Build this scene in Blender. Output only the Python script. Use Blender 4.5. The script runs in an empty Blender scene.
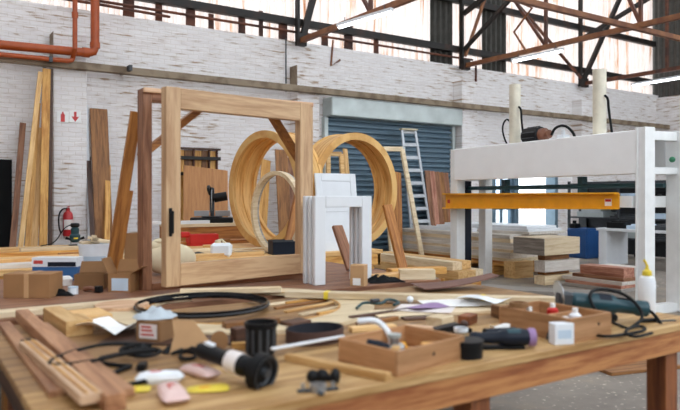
import bpy, bmesh, math, random
from mathutils import Vector, Matrix, Euler
random.seed(7)
C = bpy.context.scene.collection
PI = math.pi
def R(d): return math.radians(d)
# ------------------------------------------------------------------ measuring
F, H0, CX, EYE = 661.1, 196.0, 340.0, 1.6
YAW = R(33.7); SA, CA = math.sin(YAW), math.cos(YAW)
def ray(px, py):
    k = (px-CX)/F; m = (H0-py)/F
    return Vector((CA*k+SA, -SA*k+CA, m))
EYEP = Vector((0, 0, EYE))
def gz(px, py, z): d = ray(px, py); return EYEP + d*((z-EYE)/d.z)
def gv(px, py, v): d = ray(px, py); return EYEP + d*(v/d.y)
def gu(px, py, u): d = ray(px, py); return EYEP + d*(u/d.x)
def gd(px, py, Y): return EYEP + ray(px, py)*Y
# ------------------------------------------------------------------ materials
MATS = {}
def newmat(name):
    m = bpy.data.materials.new(name); m.use_nodes = True
    nt = m.node_tree; b = nt.nodes['Principled BSDF']
    return m, nt, b
def lin(c): return tuple((x/12.92 if x <= .04045 else ((x+.055)/1.055)**2.4) for x in c)
def hexc(h): return lin(tuple(int(h[i:i+2], 16)/255 for i in (0, 2, 4)))
def N(nt, t, **kw):
    n = nt.nodes.new(t)
    for k, v in kw.items(): setattr(n, k, v)
    return n
def ramp(nt, stops):
    r = N(nt, 'ShaderNodeValToRGB'); e = r.color_ramp.elements
    while len(e) < len(stops): e.new(.5)
    for i, (p, c) in enumerate(stops): e[i].position = p; e[i].color = (*c, 1)
    return r
def plain(name, hx, rough=.5, metal=0, vary=.06, scale=6, bump=0, coat=0):
    if name in MATS: return MATS[name]
    m, nt, b = newmat(name); c = hexc(hx)
    if max(c) < .03 and rough > .3: b.inputs['Specular IOR Level'].default_value = .25
    tc = N(nt, 'ShaderNodeTexCoord'); no = N(nt, 'ShaderNodeTexNoise'); no.inputs['Scale'].default_value = scale; no.inputs['Detail'].default_value = 4
    nt.links.new(tc.outputs['Object'], no.inputs['Vector'])
    r = ramp(nt, [(.3, tuple(x*(1-vary*2) for x in c)), (.7, tuple(min(1, x*(1+vary)) for x in c))])
    nt.links.new(no.outputs['Fac'], r.inputs['Fac']); nt.links.new(r.outputs['Color'], b.inputs['Base Color'])
    b.inputs['Roughness'].default_value = rough; b.inputs['Metallic'].default_value = metal
    if coat: b.inputs['Coat Weight'].default_value = coat
    if bump:
        bp = N(nt, 'ShaderNodeBump'); bp.inputs['Strength'].default_value = bump; bp.inputs['Distance'].default_value = .01
        nt.links.new(no.outputs['Fac'], bp.inputs['Height']); nt.links.new(bp.outputs['Normal'], b.inputs['Normal'])
    MATS[name] = m; return m
WOODS = dict(pine=('c9985a', 'e3bb80'), pale=('d3ba94', 'e6d3b2'), white_wood=('d2c8bd', 'e4ddd4'), oak=('b58d66', 'd0ac84'), golden=('b87c34', 'dba85c'),
             orange=('8e5522', 'b87a38'), meranti=('76492f', '9f6f50'), red=('a0654f', 'c58e76'), dark=('3a2318', '5a3a29'), brown=('714722', '976636'),
             bench=('a67a44', 'cda670'), apron=('96562e', 'c08550'), grey=('8a837c', 'aba49c'), pinkish=('c0946f', 'dcb896'), ply=('a8713f', 'b8804c'), bench_dark=('85603a', 'ad8453'), leg=('66371f', '8f552e'), annulus=('dcc39a', 'ead6b2'), ringwood=('c8934e', 'e0b470'), tan=('8f6040', 'b58560'), boxwood=('a37449', 'bd8d62'))
def wood(kind, axis='x', rough=.55):
    key = 'wood_%s_%s' % (kind, axis)
    if key in MATS: return MATS[key]
    a, c = (hexc(h) for h in WOODS[kind])
    m, nt, b = newmat(key)
    tc = N(nt, 'ShaderNodeTexCoord'); oi = N(nt, 'ShaderNodeObjectInfo')
    mul = N(nt, 'ShaderNodeVectorMath', operation='SCALE'); mul.inputs[0].default_value = (7.3, 3.1, 5.7)
    nt.links.new(oi.outputs['Random'], mul.inputs['Scale'])
    add = N(nt, 'ShaderNodeVectorMath', operation='ADD')
    nt.links.new(tc.outputs['Object'], add.inputs[0]); nt.links.new(mul.outputs[0], add.inputs[1])
    mp = N(nt, 'ShaderNodeMapping'); s = [1.3, 16, 1.3] if axis == 'ring' else [14, 14, 14]
    if axis != 'ring': s['xyz'.index(axis)] = 1.1
    mp.inputs['Scale'].default_value = s
    nt.links.new(add.outputs[0], mp.inputs['Vector'])
    n1 = N(nt, 'ShaderNodeTexNoise'); n1.inputs['Scale'].default_value = 1.6; n1.inputs['Detail'].default_value = 5; n1.inputs['Distortion'].default_value = .6
    nt.links.new(mp.outputs[0], n1.inputs['Vector'])
    n2 = N(nt, 'ShaderNodeTexNoise'); n2.inputs['Scale'].default_value = 9; n2.inputs['Detail'].default_value = 3
    nt.links.new(mp.outputs[0], n2.inputs['Vector'])
    mx = N(nt, 'ShaderNodeMath', operation='MULTIPLY_ADD'); mx.inputs[1].default_value = .35
    nt.links.new(n2.outputs['Fac'], mx.inputs[0]); nt.links.new(n1.outputs['Fac'], mx.inputs[2])
    dk = tuple(x*(.86 if kind in ('pale', 'white_wood', 'ringwood', 'oak', 'pine') else .72) for x in a)
    r = ramp(nt, [(.42, dk), (.55, a), (.78, c)])
    nt.links.new(mx.outputs[0], r.inputs['Fac'])
    hs = N(nt, 'ShaderNodeHueSaturation')
    mr = N(nt, 'ShaderNodeMapRange'); mr.inputs['To Min'].default_value = .84; mr.inputs['To Max'].default_value = 1.12
    nt.links.new(oi.outputs['Random'], mr.inputs['Value']); nt.links.new(mr.outputs[0], hs.inputs['Value'])
    nt.links.new(r.outputs['Color'], hs.inputs['Color']); nt.links.new(hs.outputs['Color'], b.inputs['Base Color'])
    b.inputs['Roughness'].default_value = rough
    bp = N(nt, 'ShaderNodeBump'); bp.inputs['Strength'].default_value = .15; bp.inputs['Distance'].default_value = .003
    nt.links.new(n2.outputs['Fac'], bp.inputs['Height']); nt.links.new(bp.outputs['Normal'], b.inputs['Normal'])
    MATS[key] = m; return m
def brick(name, swap):
    m, nt, b = newmat(name)
    tc = N(nt, 'ShaderNodeTexCoord'); sp = N(nt, 'ShaderNodeSeparateXYZ'); cb = N(nt, 'ShaderNodeCombineXYZ')
    nt.links.new(tc.outputs['Object'], sp.inputs[0])
    nt.links.new(sp.outputs['Y' if swap else 'X'], cb.inputs['X']); nt.links.new(sp.outputs['Z'], cb.inputs['Y'])
    bt = N(nt, 'ShaderNodeTexBrick'); bt.inputs['Scale'].default_value = 1; bt.inputs['Brick Width'].default_value = .24; bt.inputs['Row Height'].default_value = .085
    bt.inputs['Mortar Size'].default_value = .008; bt.inputs['Mortar Smooth'].default_value = .4
    bt.inputs['Color1'].default_value = (*hexc('ebe7e6'), 1); bt.inputs['Color2'].default_value = (*hexc('e3dedd'), 1); bt.inputs['Mortar'].default_value = (*hexc('dfd8d3'), 1)
    dn = N(nt, 'ShaderNodeTexNoise'); dn.inputs['Scale'].default_value = 2.5; dn.inputs['Detail'].default_value = 3; nt.links.new(cb.outputs[0], dn.inputs['Vector'])
    ds = N(nt, 'ShaderNodeVectorMath', operation='MULTIPLY_ADD'); ds.inputs[1].default_value = (.12, .07, 0)
    nt.links.new(dn.outputs['Color'], ds.inputs[0]); nt.links.new(cb.outputs[0], ds.inputs[2]); nt.links.new(ds.outputs[0], bt.inputs['Vector'])
    mp = N(nt, 'ShaderNodeMapping'); mp.inputs['Scale'].default_value = (2.0, 17, 1); nt.links.new(cb.outputs[0], mp.inputs['Vector'])
    no = N(nt, 'ShaderNodeTexNoise'); no.inputs['Scale'].default_value = 1.3; no.inputs['Detail'].default_value = 6; nt.links.new(mp.outputs[0], no.inputs['Vector'])
    n3 = N(nt, 'ShaderNodeTexNoise'); n3.inputs['Scale'].default_value = .45; n3.inputs['Detail'].default_value = 2; nt.links.new(cb.outputs[0], n3.inputs['Vector'])
    ad = N(nt, 'ShaderNodeMath', operation='MULTIPLY_ADD'); ad.inputs[1].default_value = .45; nt.links.new(n3.outputs['Fac'], ad.inputs[0]); nt.links.new(no.outputs['Fac'], ad.inputs[2])
    r = ramp(nt, [(.72, (0, 0, 0)), (.83, (.2, .2, .2)), (.91, (1, 1, 1))]); nt.links.new(ad.outputs[0], r.inputs['Fac'])
    mx = N(nt, 'ShaderNodeMix', data_type='RGBA'); mx.inputs['B'].default_value = (*hexc('a58b72'), 1)
    nt.links.new(r.outputs['Color'], mx.inputs['Factor']); nt.links.new(bt.outputs['Color'], mx.inputs['A'])
    nt.links.new(mx.outputs['Result'], b.inputs['Base Color']); b.inputs['Roughness'].default_value = .8
    hh = N(nt, 'ShaderNodeMath', operation='SUBTRACT'); nt.links.new(no.outputs['Fac'], hh.inputs[0]); nt.links.new(bt.outputs['Fac'], hh.inputs[1])
    bp = N(nt, 'ShaderNodeBump'); bp.inputs['Strength'].default_value = .5; bp.inputs['Distance'].default_value = .02
    nt.links.new(hh.outputs[0], bp.inputs['Height']); nt.links.new(bp.outputs['Normal'], b.inputs['Normal'])
    MATS[name] = m; return m
def rusty(name, base, rust, lo=.5, hi=.62, rough=.6, scale=3):
    m, nt, b = newmat(name)
    tc = N(nt, 'ShaderNodeTexCoord'); no = N(nt, 'ShaderNodeTexNoise'); no.inputs['Scale'].default_value = scale; no.inputs['Detail'].default_value = 6
    nt.links.new(tc.outputs['Object'], no.inputs['Vector'])
    r = ramp(nt, [(lo, hexc(base)), (hi, hexc(rust))]); nt.links.new(no.outputs['Fac'], r.inputs['Fac'])
    nt.links.new(r.outputs['Color'], b.inputs['Base Color']); b.inputs['Roughness'].default_value = rough
    MATS[name] = m; return m
def translucent_sheet():
    m, nt, b = newmat('daylight_sheet'); nt.nodes.remove(b); out = nt.nodes['Material Output']
    tc = N(nt, 'ShaderNodeTexCoord'); mp = N(nt, 'ShaderNodeMapping'); mp.inputs['Scale'].default_value = (4.5, 1, .22)
    nt.links.new(tc.outputs['Object'], mp.inputs['Vector'])
    no = N(nt, 'ShaderNodeTexNoise'); no.inputs['Scale'].default_value = 2.2; no.inputs['Detail'].default_value = 6; no.inputs['Roughness'].default_value = .65
    nt.links.new(mp.outputs[0], no.inputs['Vector'])
    r = ramp(nt, [(.30, hexc('8a5232')), (.37, hexc('c09a80')), (.46, hexc('d4cac6'))]); nt.links.new(no.outputs['Fac'], r.inputs['Fac'])
    tr = N(nt, 'ShaderNodeBsdfTranslucent'); df = N(nt, 'ShaderNodeBsdfDiffuse'); mx = N(nt, 'ShaderNodeMixShader'); mx.inputs[0].default_value = .5
    for s in (tr, df): nt.links.new(r.outputs['Color'], s.inputs['Color'])
    nt.links.new(tr.outputs[0], mx.inputs[1]); nt.links.new(df.outputs[0], mx.inputs[2]); nt.links.new(mx.outputs[0], out.inputs['Surface'])
    MATS['daylight_sheet'] = m; return m
def concrete():
    m, nt, b = newmat('concrete_floor')
    tc = N(nt, 'ShaderNodeTexCoord'); n1 = N(nt, 'ShaderNodeTexNoise'); n1.inputs['Scale'].default_value = 1.2; n1.inputs['Detail'].default_value = 8; n1.inputs['Roughness'].default_value = .65
    n2 = N(nt, 'ShaderNodeTexNoise'); n2.inputs['Scale'].default_value = 22; n2.inputs['Detail'].default_value = 4
    for n in (n1, n2): nt.links.new(tc.outputs['Object'], n.inputs['Vector'])
    r1 = ramp(nt, [(.3, hexc('696059')), (.52, hexc('877d73')), (.72, hexc('a08f78'))]); nt.links.new(n1.outputs['Fac'], r1.inputs['Fac'])
    r2 = ramp(nt, [(.62, (0, 0, 0)), (.72, (1, 1, 1))]); nt.links.new(n2.outputs['Fac'], r2.inputs['Fac'])
    mx = N(nt, 'ShaderNodeMix', data_type='RGBA'); mx.inputs['B'].default_value = (*hexc('cfc2ae'), 1)
    nt.links.new(r2.outputs['Color'], mx.inputs['Factor']); nt.links.new(r1.outputs['Color'], mx.inputs['A'])
    nt.links.new(mx.outputs['Result'], b.inputs['Base Color']); b.inputs['Roughness'].default_value = .6
    MATS['concrete_floor'] = m; return m
def emis(name, hx, s):
    m, nt, b = newmat(name); b.inputs['Emission Color'].default_value = (*hexc(hx), 1); b.inputs['Emission Strength'].default_value = s
    b.inputs['Base Color'].default_value = (*hexc(hx), 1); MATS[name] = m; return m
def glass(name, hx='e8f4ff', rough=.05):
    m, nt, b = newmat(name); b.inputs['Base Color'].default_value = (*hexc(hx), 1); b.inputs['Transmission Weight'].default_value = 1
    b.inputs['Roughness'].default_value = rough; b.inputs['IOR'].default_value = 1.2; MATS[name] = m; return m
M = {}
M['brick'] = brick('white_painted_brick', False); M['brick_y'] = brick('white_painted_brick_side', True)
M['floor'] = concrete(); M['sheet'] = translucent_sheet()
M['dark_sheet'] = plain('dark_cladding', '43403a', .7, vary=.15); M['teal'] = plain('teal_metal', '1f4348', .5)
M['black_steel'] = rusty('black_steel', '18130f', '3a2012', .5, .75); M['rust'] = rusty('rusty_steel', '6b3d22', '8c5a34', .4, .65); M['rust_dark'] = rusty('dark_rust_steel', '3c1f14', '6e3b22', .4, .65)
M['beam'] = rusty('cable_tray_beam', '8d7c66', '6e5b46', .45, .6); M['orange_pipe'] = plain('orange_pipe', 'a84c1c', .45, vary=.08)
M['white_paint'] = plain('white_paint', 'dfe2e6', .4, vary=.02); M['press_white'] = plain('press_grey_white', 'f6f7f8', .4, vary=.015, scale=3); M['press_side'] = plain('press_pale_grey', 'ecedec', .45, vary=.03)
M['yellow'] = plain('yellow_paint', 'eda617', .4, vary=.04); M['alu'] = plain('aluminium', 'b9bcc0', .35, .7); M['shutter'] = plain('shutter_blue_grey', '667d8c', .45, .2, vary=.05)
M['galv'] = plain('galvanised_steel', 'bcc4c2', .4, .3, vary=.1, scale=2); M['card'] = plain('cardboard', '9c7249', .8); M['card2'] = plain('cardboard_light', 'c39a6e', .8); M['card_in'] = plain('cardboard_dark', '8a6440', .85)
M['black'] = plain('black_plastic', '0c0d10', .45); M['rubber'] = plain('black_rubber', '0a0a0c', .6); M['gloss_black'] = plain('gloss_black', '0a0d12', .18, .3)
M['navy'] = plain('navy_plastic', '121a28', .45); M['blue'] = plain('blue_print', '2b5f94', .5); M['red'] = plain('red_plastic', 'c3211c', .4); M['red_ext'] = plain('red_enamel', 'b5262a', .3)
M['white_plastic'] = plain('white_plastic', 'e9edf2', .35, vary=.02); M['paper'] = plain('white_paper', 'f1f0ee', .8, vary=.02); M['label_red'] = plain('red_print', 'c8433a', .7); M['label_pale'] = plain('pale_label', 'e6dcd8', .7); M['label_blue'] = plain('pale_blue_label', 'c4d6e6', .7)
M['yellow_pl'] = plain('yellow_plastic', 'e6cb3a', .4); M['grey_rag'] = plain('grey_rag', 'b9c2c9', .9, bump=.3); M['dark_grey'] = plain('dark_grey', '3b3e42', .5); M['makita'] = plain('teal_tool_body', '153f49', .4)
M['blue_cab'] = plain('blue_cabinet', '1f4d86', .45); M['pink'] = plain('pink_plastic', 'e6c4bd', .45); M['purple'] = plain('purple_print', '9a7aa8', .5); M['steel'] = plain('bright_steel', 'b5b7ba', .3, .8); M['sandbelt'] = plain('sanding_belt_brown', '4e362e', .85); M['dark_belt'] = plain('belt_inside', '262830', .8)
M['cloth_black'] = plain('black_cloth', '101012', .9, bump=.3); M['cream'] = plain('cream_foam', 'e4d5b4', .8); M['tube'] = emis('lit_tube', 'f6fbff', 9); M['glass'] = glass('window_glass'); M['clear'] = glass('clear_plastic', 'eef2f6', .25)
M['green'] = plain('green_plastic', '2f7a55', .5); M['hose'] = M['rubber']; M['ground'] = plain('outside_ground', 'cfcac2', .9); M['ivory'] = plain('ivory_cylinder', 'ded6c2', .45, vary=.08); M['copper'] = plain('brown_motor', '7c4d36', .5); M['veneer'] = plain('dark_red_veneer', '6b4436', .5, vary=.1)
# ------------------------------------------------------------------ mesh building
class MB:
    def __init__(s): s.bm = bmesh.new()
    def _add(s, b, mt=None):
        if mt is not None: bmesh.ops.transform(b, matrix=mt, verts=b.verts)
        me = bpy.data.meshes.new('t'); b.to_mesh(me); b.free(); s.bm.from_mesh(me); bpy.data.meshes.remove(me); return s
    def box(s, x0, x1, y0, y1, z0, z1, bev=.003, mt=None):
        b = bmesh.new(); bmesh.ops.create_cube(b, size=1)
        sx, sy, sz = abs(x1-x0), abs(y1-y0), abs(z1-z0)
        bmesh.ops.transform(b, matrix=Matrix.Translation(((x0+x1)/2, (y0+y1)/2, (z0+z1)/2)) @ Matrix.Diagonal((sx, sy, sz, 1)), verts=b.verts)
        bev = min(bev, min(sx, sy, sz)*.3)
        if bev > 0: bmesh.ops.bevel(b, geom=b.edges[:], offset=bev, segments=1, affect='EDGES')
        return s._add(b, mt)
    def prism(s, poly, d0, d1, plane='xy', mt=None):
        b = bmesh.new()
        f3 = {'xy': lambda p, d: (p[0], p[1], d), 'xz': lambda p, d: (p[0], d, p[1]), 'yz': lambda p, d: (d, p[0], p[1])}[plane]
        lo = [b.verts.new(f3(p, d0)) for p in poly]; hi = [b.verts.new(f3(p, d1)) for p in poly]; n = len(poly)
        b.faces.new(lo); b.faces.new(hi[::-1])
        for i in range(n): b.faces.new((lo[i], hi[i], hi[(i+1) % n], lo[(i+1) % n]))
        bmesh.ops.recalc_face_normals(b, faces=b.faces); return s._add(b, mt)
    def lathe(s, prof, n=24, mt=None, loop=False, a0=0, a1=2*PI):
        b = bmesh.new(); full = abs(a1-a0-2*PI) < 1e-6; cnt = n if full else n+1
        rows = []
        for i in range(cnt):
            a = a0+(a1-a0)*i/n; ca, sa = math.cos(a), math.sin(a)
            rows.append([b.verts.new((r*ca, r*sa, z)) for r, z in prof])
        m = len(prof)
        for i in range(n):
            A, B = rows[i], rows[(i+1) % cnt]
            for j in range(m if loop else m-1):
                q = (A[j], B[j], B[(j+1) % m], A[(j+1) % m])
                b.faces.new(q)
        if not full and loop: b.faces.new(rows[0]); b.faces.new(rows[-1][::-1])
        bmesh.ops.remove_doubles(b, verts=b.verts, dist=1e-6)
        if not loop:
            be = [e for e in b.edges if e.is_boundary]
            if be and full: bmesh.ops.holes_fill(b, edges=be)
        bmesh.ops.recalc_face_normals(b, faces=b.faces); return s._add(b, mt)
    def cyl(s, p0, p1, r0, r1=None, n=16):
        p0, p1 = Vector(p0), Vector(p1); d = p1-p0; L = d.length; r1 = r0 if r1 is None else r1
        q = d.to_track_quat('Z', 'Y').to_matrix().to_4x4()
        return s.lathe([(r0, 0), (r1, L)], n, Matrix.Translation(p0) @ q)
    def sphere(s, c, r, sc=(1, 1, 1), n=12, mt=None):
        b = bmesh.new(); bmesh.ops.create_uvsphere(b, u_segments=n*2, v_segments=n, radius=r)
        bmesh.ops.transform(b, matrix=Matrix.Translation(c) @ Matrix.Diagonal((*sc, 1)), verts=b.verts); return s._add(b, mt)
    def tube(s, pts, r, n=8, smooth=0, closed=False):
        pts = [Vector(p) for p in pts]
        for _ in range(smooth):
            q = [] if closed else [pts[0]]
            rng = range(len(pts)) if closed else range(len(pts)-1)
            for i in rng:
                a, c = pts[i], pts[(i+1) % len(pts)]; q += [a*.75+c*.25, a*.25+c*.75]
            if not closed: q.append(pts[-1])
            pts = q
        b = bmesh.new(); rows = []; up = None; m = len(pts)
        for i, p in enumerate(pts):
            t = (pts[(i+1) % m]-pts[i-1]) if closed or 0 < i < m-1 else (pts[1]-pts[0] if i == 0 else pts[-1]-pts[-2])
            t.normalize()
            if up is None: up = t.orthogonal()
            up = up-t*up.dot(t)
            if up.length < 1e-6: up = t.orthogonal()
            up.normalize(); w = t.cross(up)
            rows.append([b.verts.new(p+(up*math.cos(2*PI*j/n)+w*math.sin(2*PI*j/n))*r) for j in range(n)])
        for i in range(m if closed else m-1):
            A, B = rows[i], rows[(i+1) % m]
            for j in range(n): b.faces.new((A[j], A[(j+1) % n], B[(j+1) % n], B[j]))
        if not closed: b.faces.new(rows[0][::-1]); b.faces.new(rows[-1])
        bmesh.ops.recalc_face_normals(b, faces=b.faces); return s._add(b)
    def bar(s, p0, p1, w, t, up=(0, 0, 1), bev=.002):      # box beam from p0 to p1
        return s.box(0, (Vector(p1)-Vector(p0)).length, -w/2, w/2, -t/2, t/2, bev, frame_m(p0, p1, up))
    def grid(s, nx, ny, fn, thick=.002):
        b = bmesh.new(); g = [[b.verts.new(fn(i/nx, j/ny)) for j in range(ny+1)] for i in range(nx+1)]
        for i in range(nx):
            for j in range(ny): b.faces.new((g[i][j], g[i+1][j], g[i+1][j+1], g[i][j+1]))
        bmesh.ops.recalc_face_normals(b, faces=b.faces)
        if thick: bmesh.ops.solidify(b, geom=b.faces[:], thickness=thick)
        return s._add(b)
    def build(s, name, mat, parent=None, loc=None, rot=None, mtx=None):
        me = bpy.data.meshes.new(name); bmesh.ops.recalc_face_normals(s.bm, faces=s.bm.faces); s.bm.to_mesh(me); s.bm.free()
        me.materials.append(mat)
        me.polygons.foreach_set('use_smooth', [True]*len(me.polygons)); me.set_sharp_from_angle(angle=R(32))
        o = bpy.data.objects.new(name, me); C.objects.link(o)
        if parent is not None: o.parent = parent
        if loc is not None: o.location = loc
        if rot is not None: o.rotation_euler = rot
        if mtx is not None: o.matrix_local = mtx
        return o
def frame_m(p0, p1, up=(0, 0, 1)):
    p0, p1, up = Vector(p0), Vector(p1), Vector(up); x = (p1-p0).normalized()
    y = up.cross(x)
    if y.length < 1e-4: y = Vector((0, 1, 0)).cross(x)
    y.normalize(); z = x.cross(y)
    m = Matrix((x, y, z)).transposed().to_4x4(); m.translation = p0; return m
def tag(o, label, cat, group=None, kind=None):
    o['label'] = label; o['category'] = cat
    if group: o['group'] = group
    if kind: o['kind'] = kind
    return o
def thing(name, label, cat, loc=(0, 0, 0), rz=0, group=None, rot=None):
    o = bpy.data.objects.new(name, None); C.objects.link(o); o.empty_display_size = .1
    o.location = loc; o.rotation_euler = rot if rot else (0, 0, rz); tag(o, label, cat, group); return o
def structure(o): o['kind'] = 'structure'; return o
def lab(o, text): o['label'] = text; return o
def copy_tree(o, parent=None):
    c = o.copy(); C.objects.link(c); c.parent = parent
    for ch in list(o.children): copy_tree(ch, c)
    return c
def plank(name, label, cat, p0, p1, w, t, mat, up=(0, 0, 1), group=None, bev=.003):
    L = (Vector(p1)-Vector(p0)).length
    o = MB().box(0, L, -w/2, w/2, -t/2, t/2, bev).build(name, mat, mtx=frame_m(p0, p1, up))
    return tag(o, label, cat, group)
def flat_plank(name, label, a, b, z, w, t, mat, cat='board', group=None):       # lies flat, underside at z
    return plank(name, label, cat, (a[0], a[1], z+t/2), (b[0], b[1], z+t/2), w, t, mat, group=group)
def lean(name, label, a, b, vt, vb, w, t, mat, group=None, cat='board'):
    T = gv(*a, vt); B = gv(*b, vb); s = T.z/(T.z-B.z); foot = T+(B-T)*s; foot.z = .01
    return plank(name, label, cat, foot, T, w, t, mat, up=(0, -1, 0), group=group)
ORD = ['topmost', 'second', 'third', 'fourth', 'fifth', 'sixth', 'seventh', 'eighth', 'ninth', 'tenth']
# ------------------------------------------------------------------ the setting
WV, WU, UL = 13.2, 22.2, -4.0
def struct(name, mb, mat, **k): return structure(mb.build(name, mat, **k))
struct('floor', MB().box(UL-.3, WU+.3, -6, WV+.35, -.3, 0, 0), M['floor'])
struct('ground', MB().box(UL-30, WU+40, WV+.35, WV+60, -.3, -.02, 0), M['ground'])
wt = 5.15
w = MB(); D0, D1, DH = 14.05, 16.75, 2.35
S0, S1, SH = 8.32, 12.42, 3.6
w.box(UL, S0, WV, WV+.3, 0, wt, 0).box(S0, S1, WV, WV+.3, SH, wt, 0).box(S1, D0, WV, WV+.3, 0, wt, 0).box(D0, D1, WV, WV+.3, DH, wt, 0).box(D1, WU+.3, WV, WV+.3, 0, wt, 0)
struct('wall_back', w, M['brick'])
struct('wall_right', MB().box(WU, WU+.3, -6, WV, 0, wt-.1, 0), M['brick_y'])
struct('wall_left', MB().box(UL-.3, UL, -6, WV, 0, 9.4, 0), M['brick_y'])  # unseen wall, white brick chosen to bounce light onto the press
struct('wall_front', MB().box(UL-.3, WU+.3, -6.3, -6, 0, 3.6, 0), M['dark_sheet'])  # unseen wall added to shape the light, open above for high daylight
PIERS = [2.62, 7.72, 12.78, 17.85]
PH = [4.6, 4.55, 4.7, 4.6]
for i, u in enumerate(PIERS):
    struct('trim_%d' % (i+1), MB().box(u-.29, u+.29, 12.86, WV+.02, 0, PH[i], .01), M['brick'])
    if i < 2: struct('trim_%d' % (i+5), MB().box(u-.296, u-.2905, 12.87, WV+.01, 4.07 if i < 2 else 3.4, PH[i]-.01, 0), M['beam'])  # bare tan side, also standing in for the shade on that face
def corr(u0, u1, z0, z1, per=.2, amp=.04):          # trapezoid-profile cladding sheet
    n = max(4, round((u1-u0)/per)*4); ph = [0, 1, 1, 0]
    def f(i, j):
        k = round(i*n); return (u0+(u1-u0)*i, WV+.18+amp*(1 if k % 4 in (1, 2) else -1), z0+(z1-z0)*j)
    return MB().grid(n, 1, f, 0)
ZT = 9.4
edges = [UL, 4.0, 6.4, 8.8, 11.78]
for a, c in zip(edges[:-1], edges[1:]): struct('wall_back_upper', corr(a, c, wt-.03, ZT), M['sheet'])
struct('wall_back_upper', corr(11.78, 12.6, wt-.03, ZT), M['dark_sheet']); struct('wall_back_upper', corr(12.6, 13.72, wt-.03, ZT), M['sheet'])
struct('wall_back_upper', corr(13.72, 14.72, wt-.03, ZT), M['dark_sheet'])
for a, c in ((14.72, 17.4), (17.4, 19.8), (19.8, WU)): struct('wall_back_upper', corr(a, c, wt-.03, ZT), M['sheet'])
def side_sheet():
    n = 240
    return MB().grid(n, 1, lambda i, j: (WU+.1+.022*(1 if round(i*n) % 4 in (1, 2) else -1), WV+.3-12*i, 5.0+(ZT-5.0)*j), 0)
struct('wall_right_upper', side_sheet(), M['dark_sheet'])
# doorway: frame, glazed leaf and lit opening
d = structure(MB().box(D0-.08, D0+.06, WV-.03, WV+.33, 0, DH+.08).box(D1-.06, D1+.08, WV-.03, WV+.33, 0, DH+.08).box(D0, D1, WV-.03, WV+.33, DH-.05, DH+.08)
    .box(14.95, 15.1, WV, WV+.3, 0, DH).build('door_1', M['shutter']))
lf = MB().box(D0+.06, D0+.13, WV+.1, WV+.16, .05, DH-.06).box(14.45, 14.53, WV+.1, WV+.16, .05, DH-.06).box(14.88, 14.95, WV+.1, WV+.16, .05, DH-.06)
lf.box(D0+.06, 14.95, WV+.1, WV+.16, .05, .35).box(D0+.06, 14.95, WV+.1, WV+.16, 1.2, 1.26).box(D0+.06, 14.95, WV+.1, WV+.16, DH-.16, DH-.06).build('door_leaf', M['shutter'], d)
MB().box(D0+.13, 14.88, WV+.125, WV+.135, .35, DH-.16, 0).build('door_glass', M['glass'], d)
# roller shutter in the bay between two piers
sh = thing('roller_shutter', 'closed blue-grey roller shutter with a galvanised hood box', 'shutter', (S0, WV, 0))
n = 27; L = S1-S0
prof = []
for i in range(n):
    z = i*3.5/n; prof += [(-.005, z), (-.09, z+.035), (-.09, z+.075), (-.005, z+.11)]
s_ = MB(); s_.prism([(-.0, 0)]+prof+[(0, 3.5)], 0, L, 'yz'); s_.build('curtain', M['shutter'], sh)
MB().box(-.02, L+.02, -.42, -.005, 3.46, 3.9, .02).build('hood', M['galv'], sh)
for x in (-.02, L-.06): MB().box(x-.02, x+.08, -.14, -.002, 0, 3.46).build('guide_rail', M['galv'], sh)
# long ledge beam across the piers, steel girts
tag(MB().box(UL, WU, 12.7, 12.855, 3.92, 4.06, .01).build('ledge_beam', M['beam']), 'long brown beam running along the white brick wall above the piers', 'beam')
for z, nm, mt, r in ((5.6, 'lower black steel girt across the daylight sheets just above the brickwork', 'black_steel', .085), (6.95, 'upper black steel girt across the daylight sheets', 'black_steel', .085)):
    tag(MB().box(UL, WU-.02, WV-.02, WV+.125, z-r, z+r, .005).build('steel_girt', M[mt]), nm, 'girt', 'girts on the upper wall')
tag(MB().tube([(UL, WV-.02, 5.36), (13.2, WV-.02, 5.36)], .03).build('steel_rail', M['rust_dark']), 'thin rusty rail running below the lower black girt', 'rail')
# rust patches: torn metal flashing tabs on the sheet bottoms
for i, (u, wd, hh) in enumerate(((7.2, .22, .5), (9.0, .25, .62), (9.9, .14, .45), (8.35, .18, .4), (4.35, .14, .4), (5.5, .12, .35), (5.0, .2, .55), (6.2, .16, .5), (6.7, .1, .6), (3.7, .22, .5))):
    tag(MB().box(u, u+wd, WV+.1, WV+.13, wt-.02, wt+hh).build('rusted_flashing', M['rust_dark']),
        ['rusted flashing strip left of the first truss post', 'widest rusted flashing strip right of the first tube lamp', 'narrow rusted flashing strip farthest right on the sheets', 'rusted flashing strip just right of the first truss post', 'short rusted flashing strip above the bracing of the big frame', 'smallest rusted flashing strip left of the first truss post', 'broad rusted flashing strip right of the leftmost short one', 'rusted flashing strip midway between the orange pipe and the first truss post', 'tallest thin rusted flashing strip close to the first truss post', 'leftmost rusted flashing strip, nearest the orange pipes'][i], 'flashing', 'rusted flashing strips')
cl = MB(); u = UL
while u < WU:
    cl.box(u, min(u+2.0, WU+.3), -6.3, WV+.35, ZT, ZT+.06, 0); u += 3.1
struct('ceiling', cl, M['dark_sheet'])  # unseen roof, its open gaps shaped to steer the daylight
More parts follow.
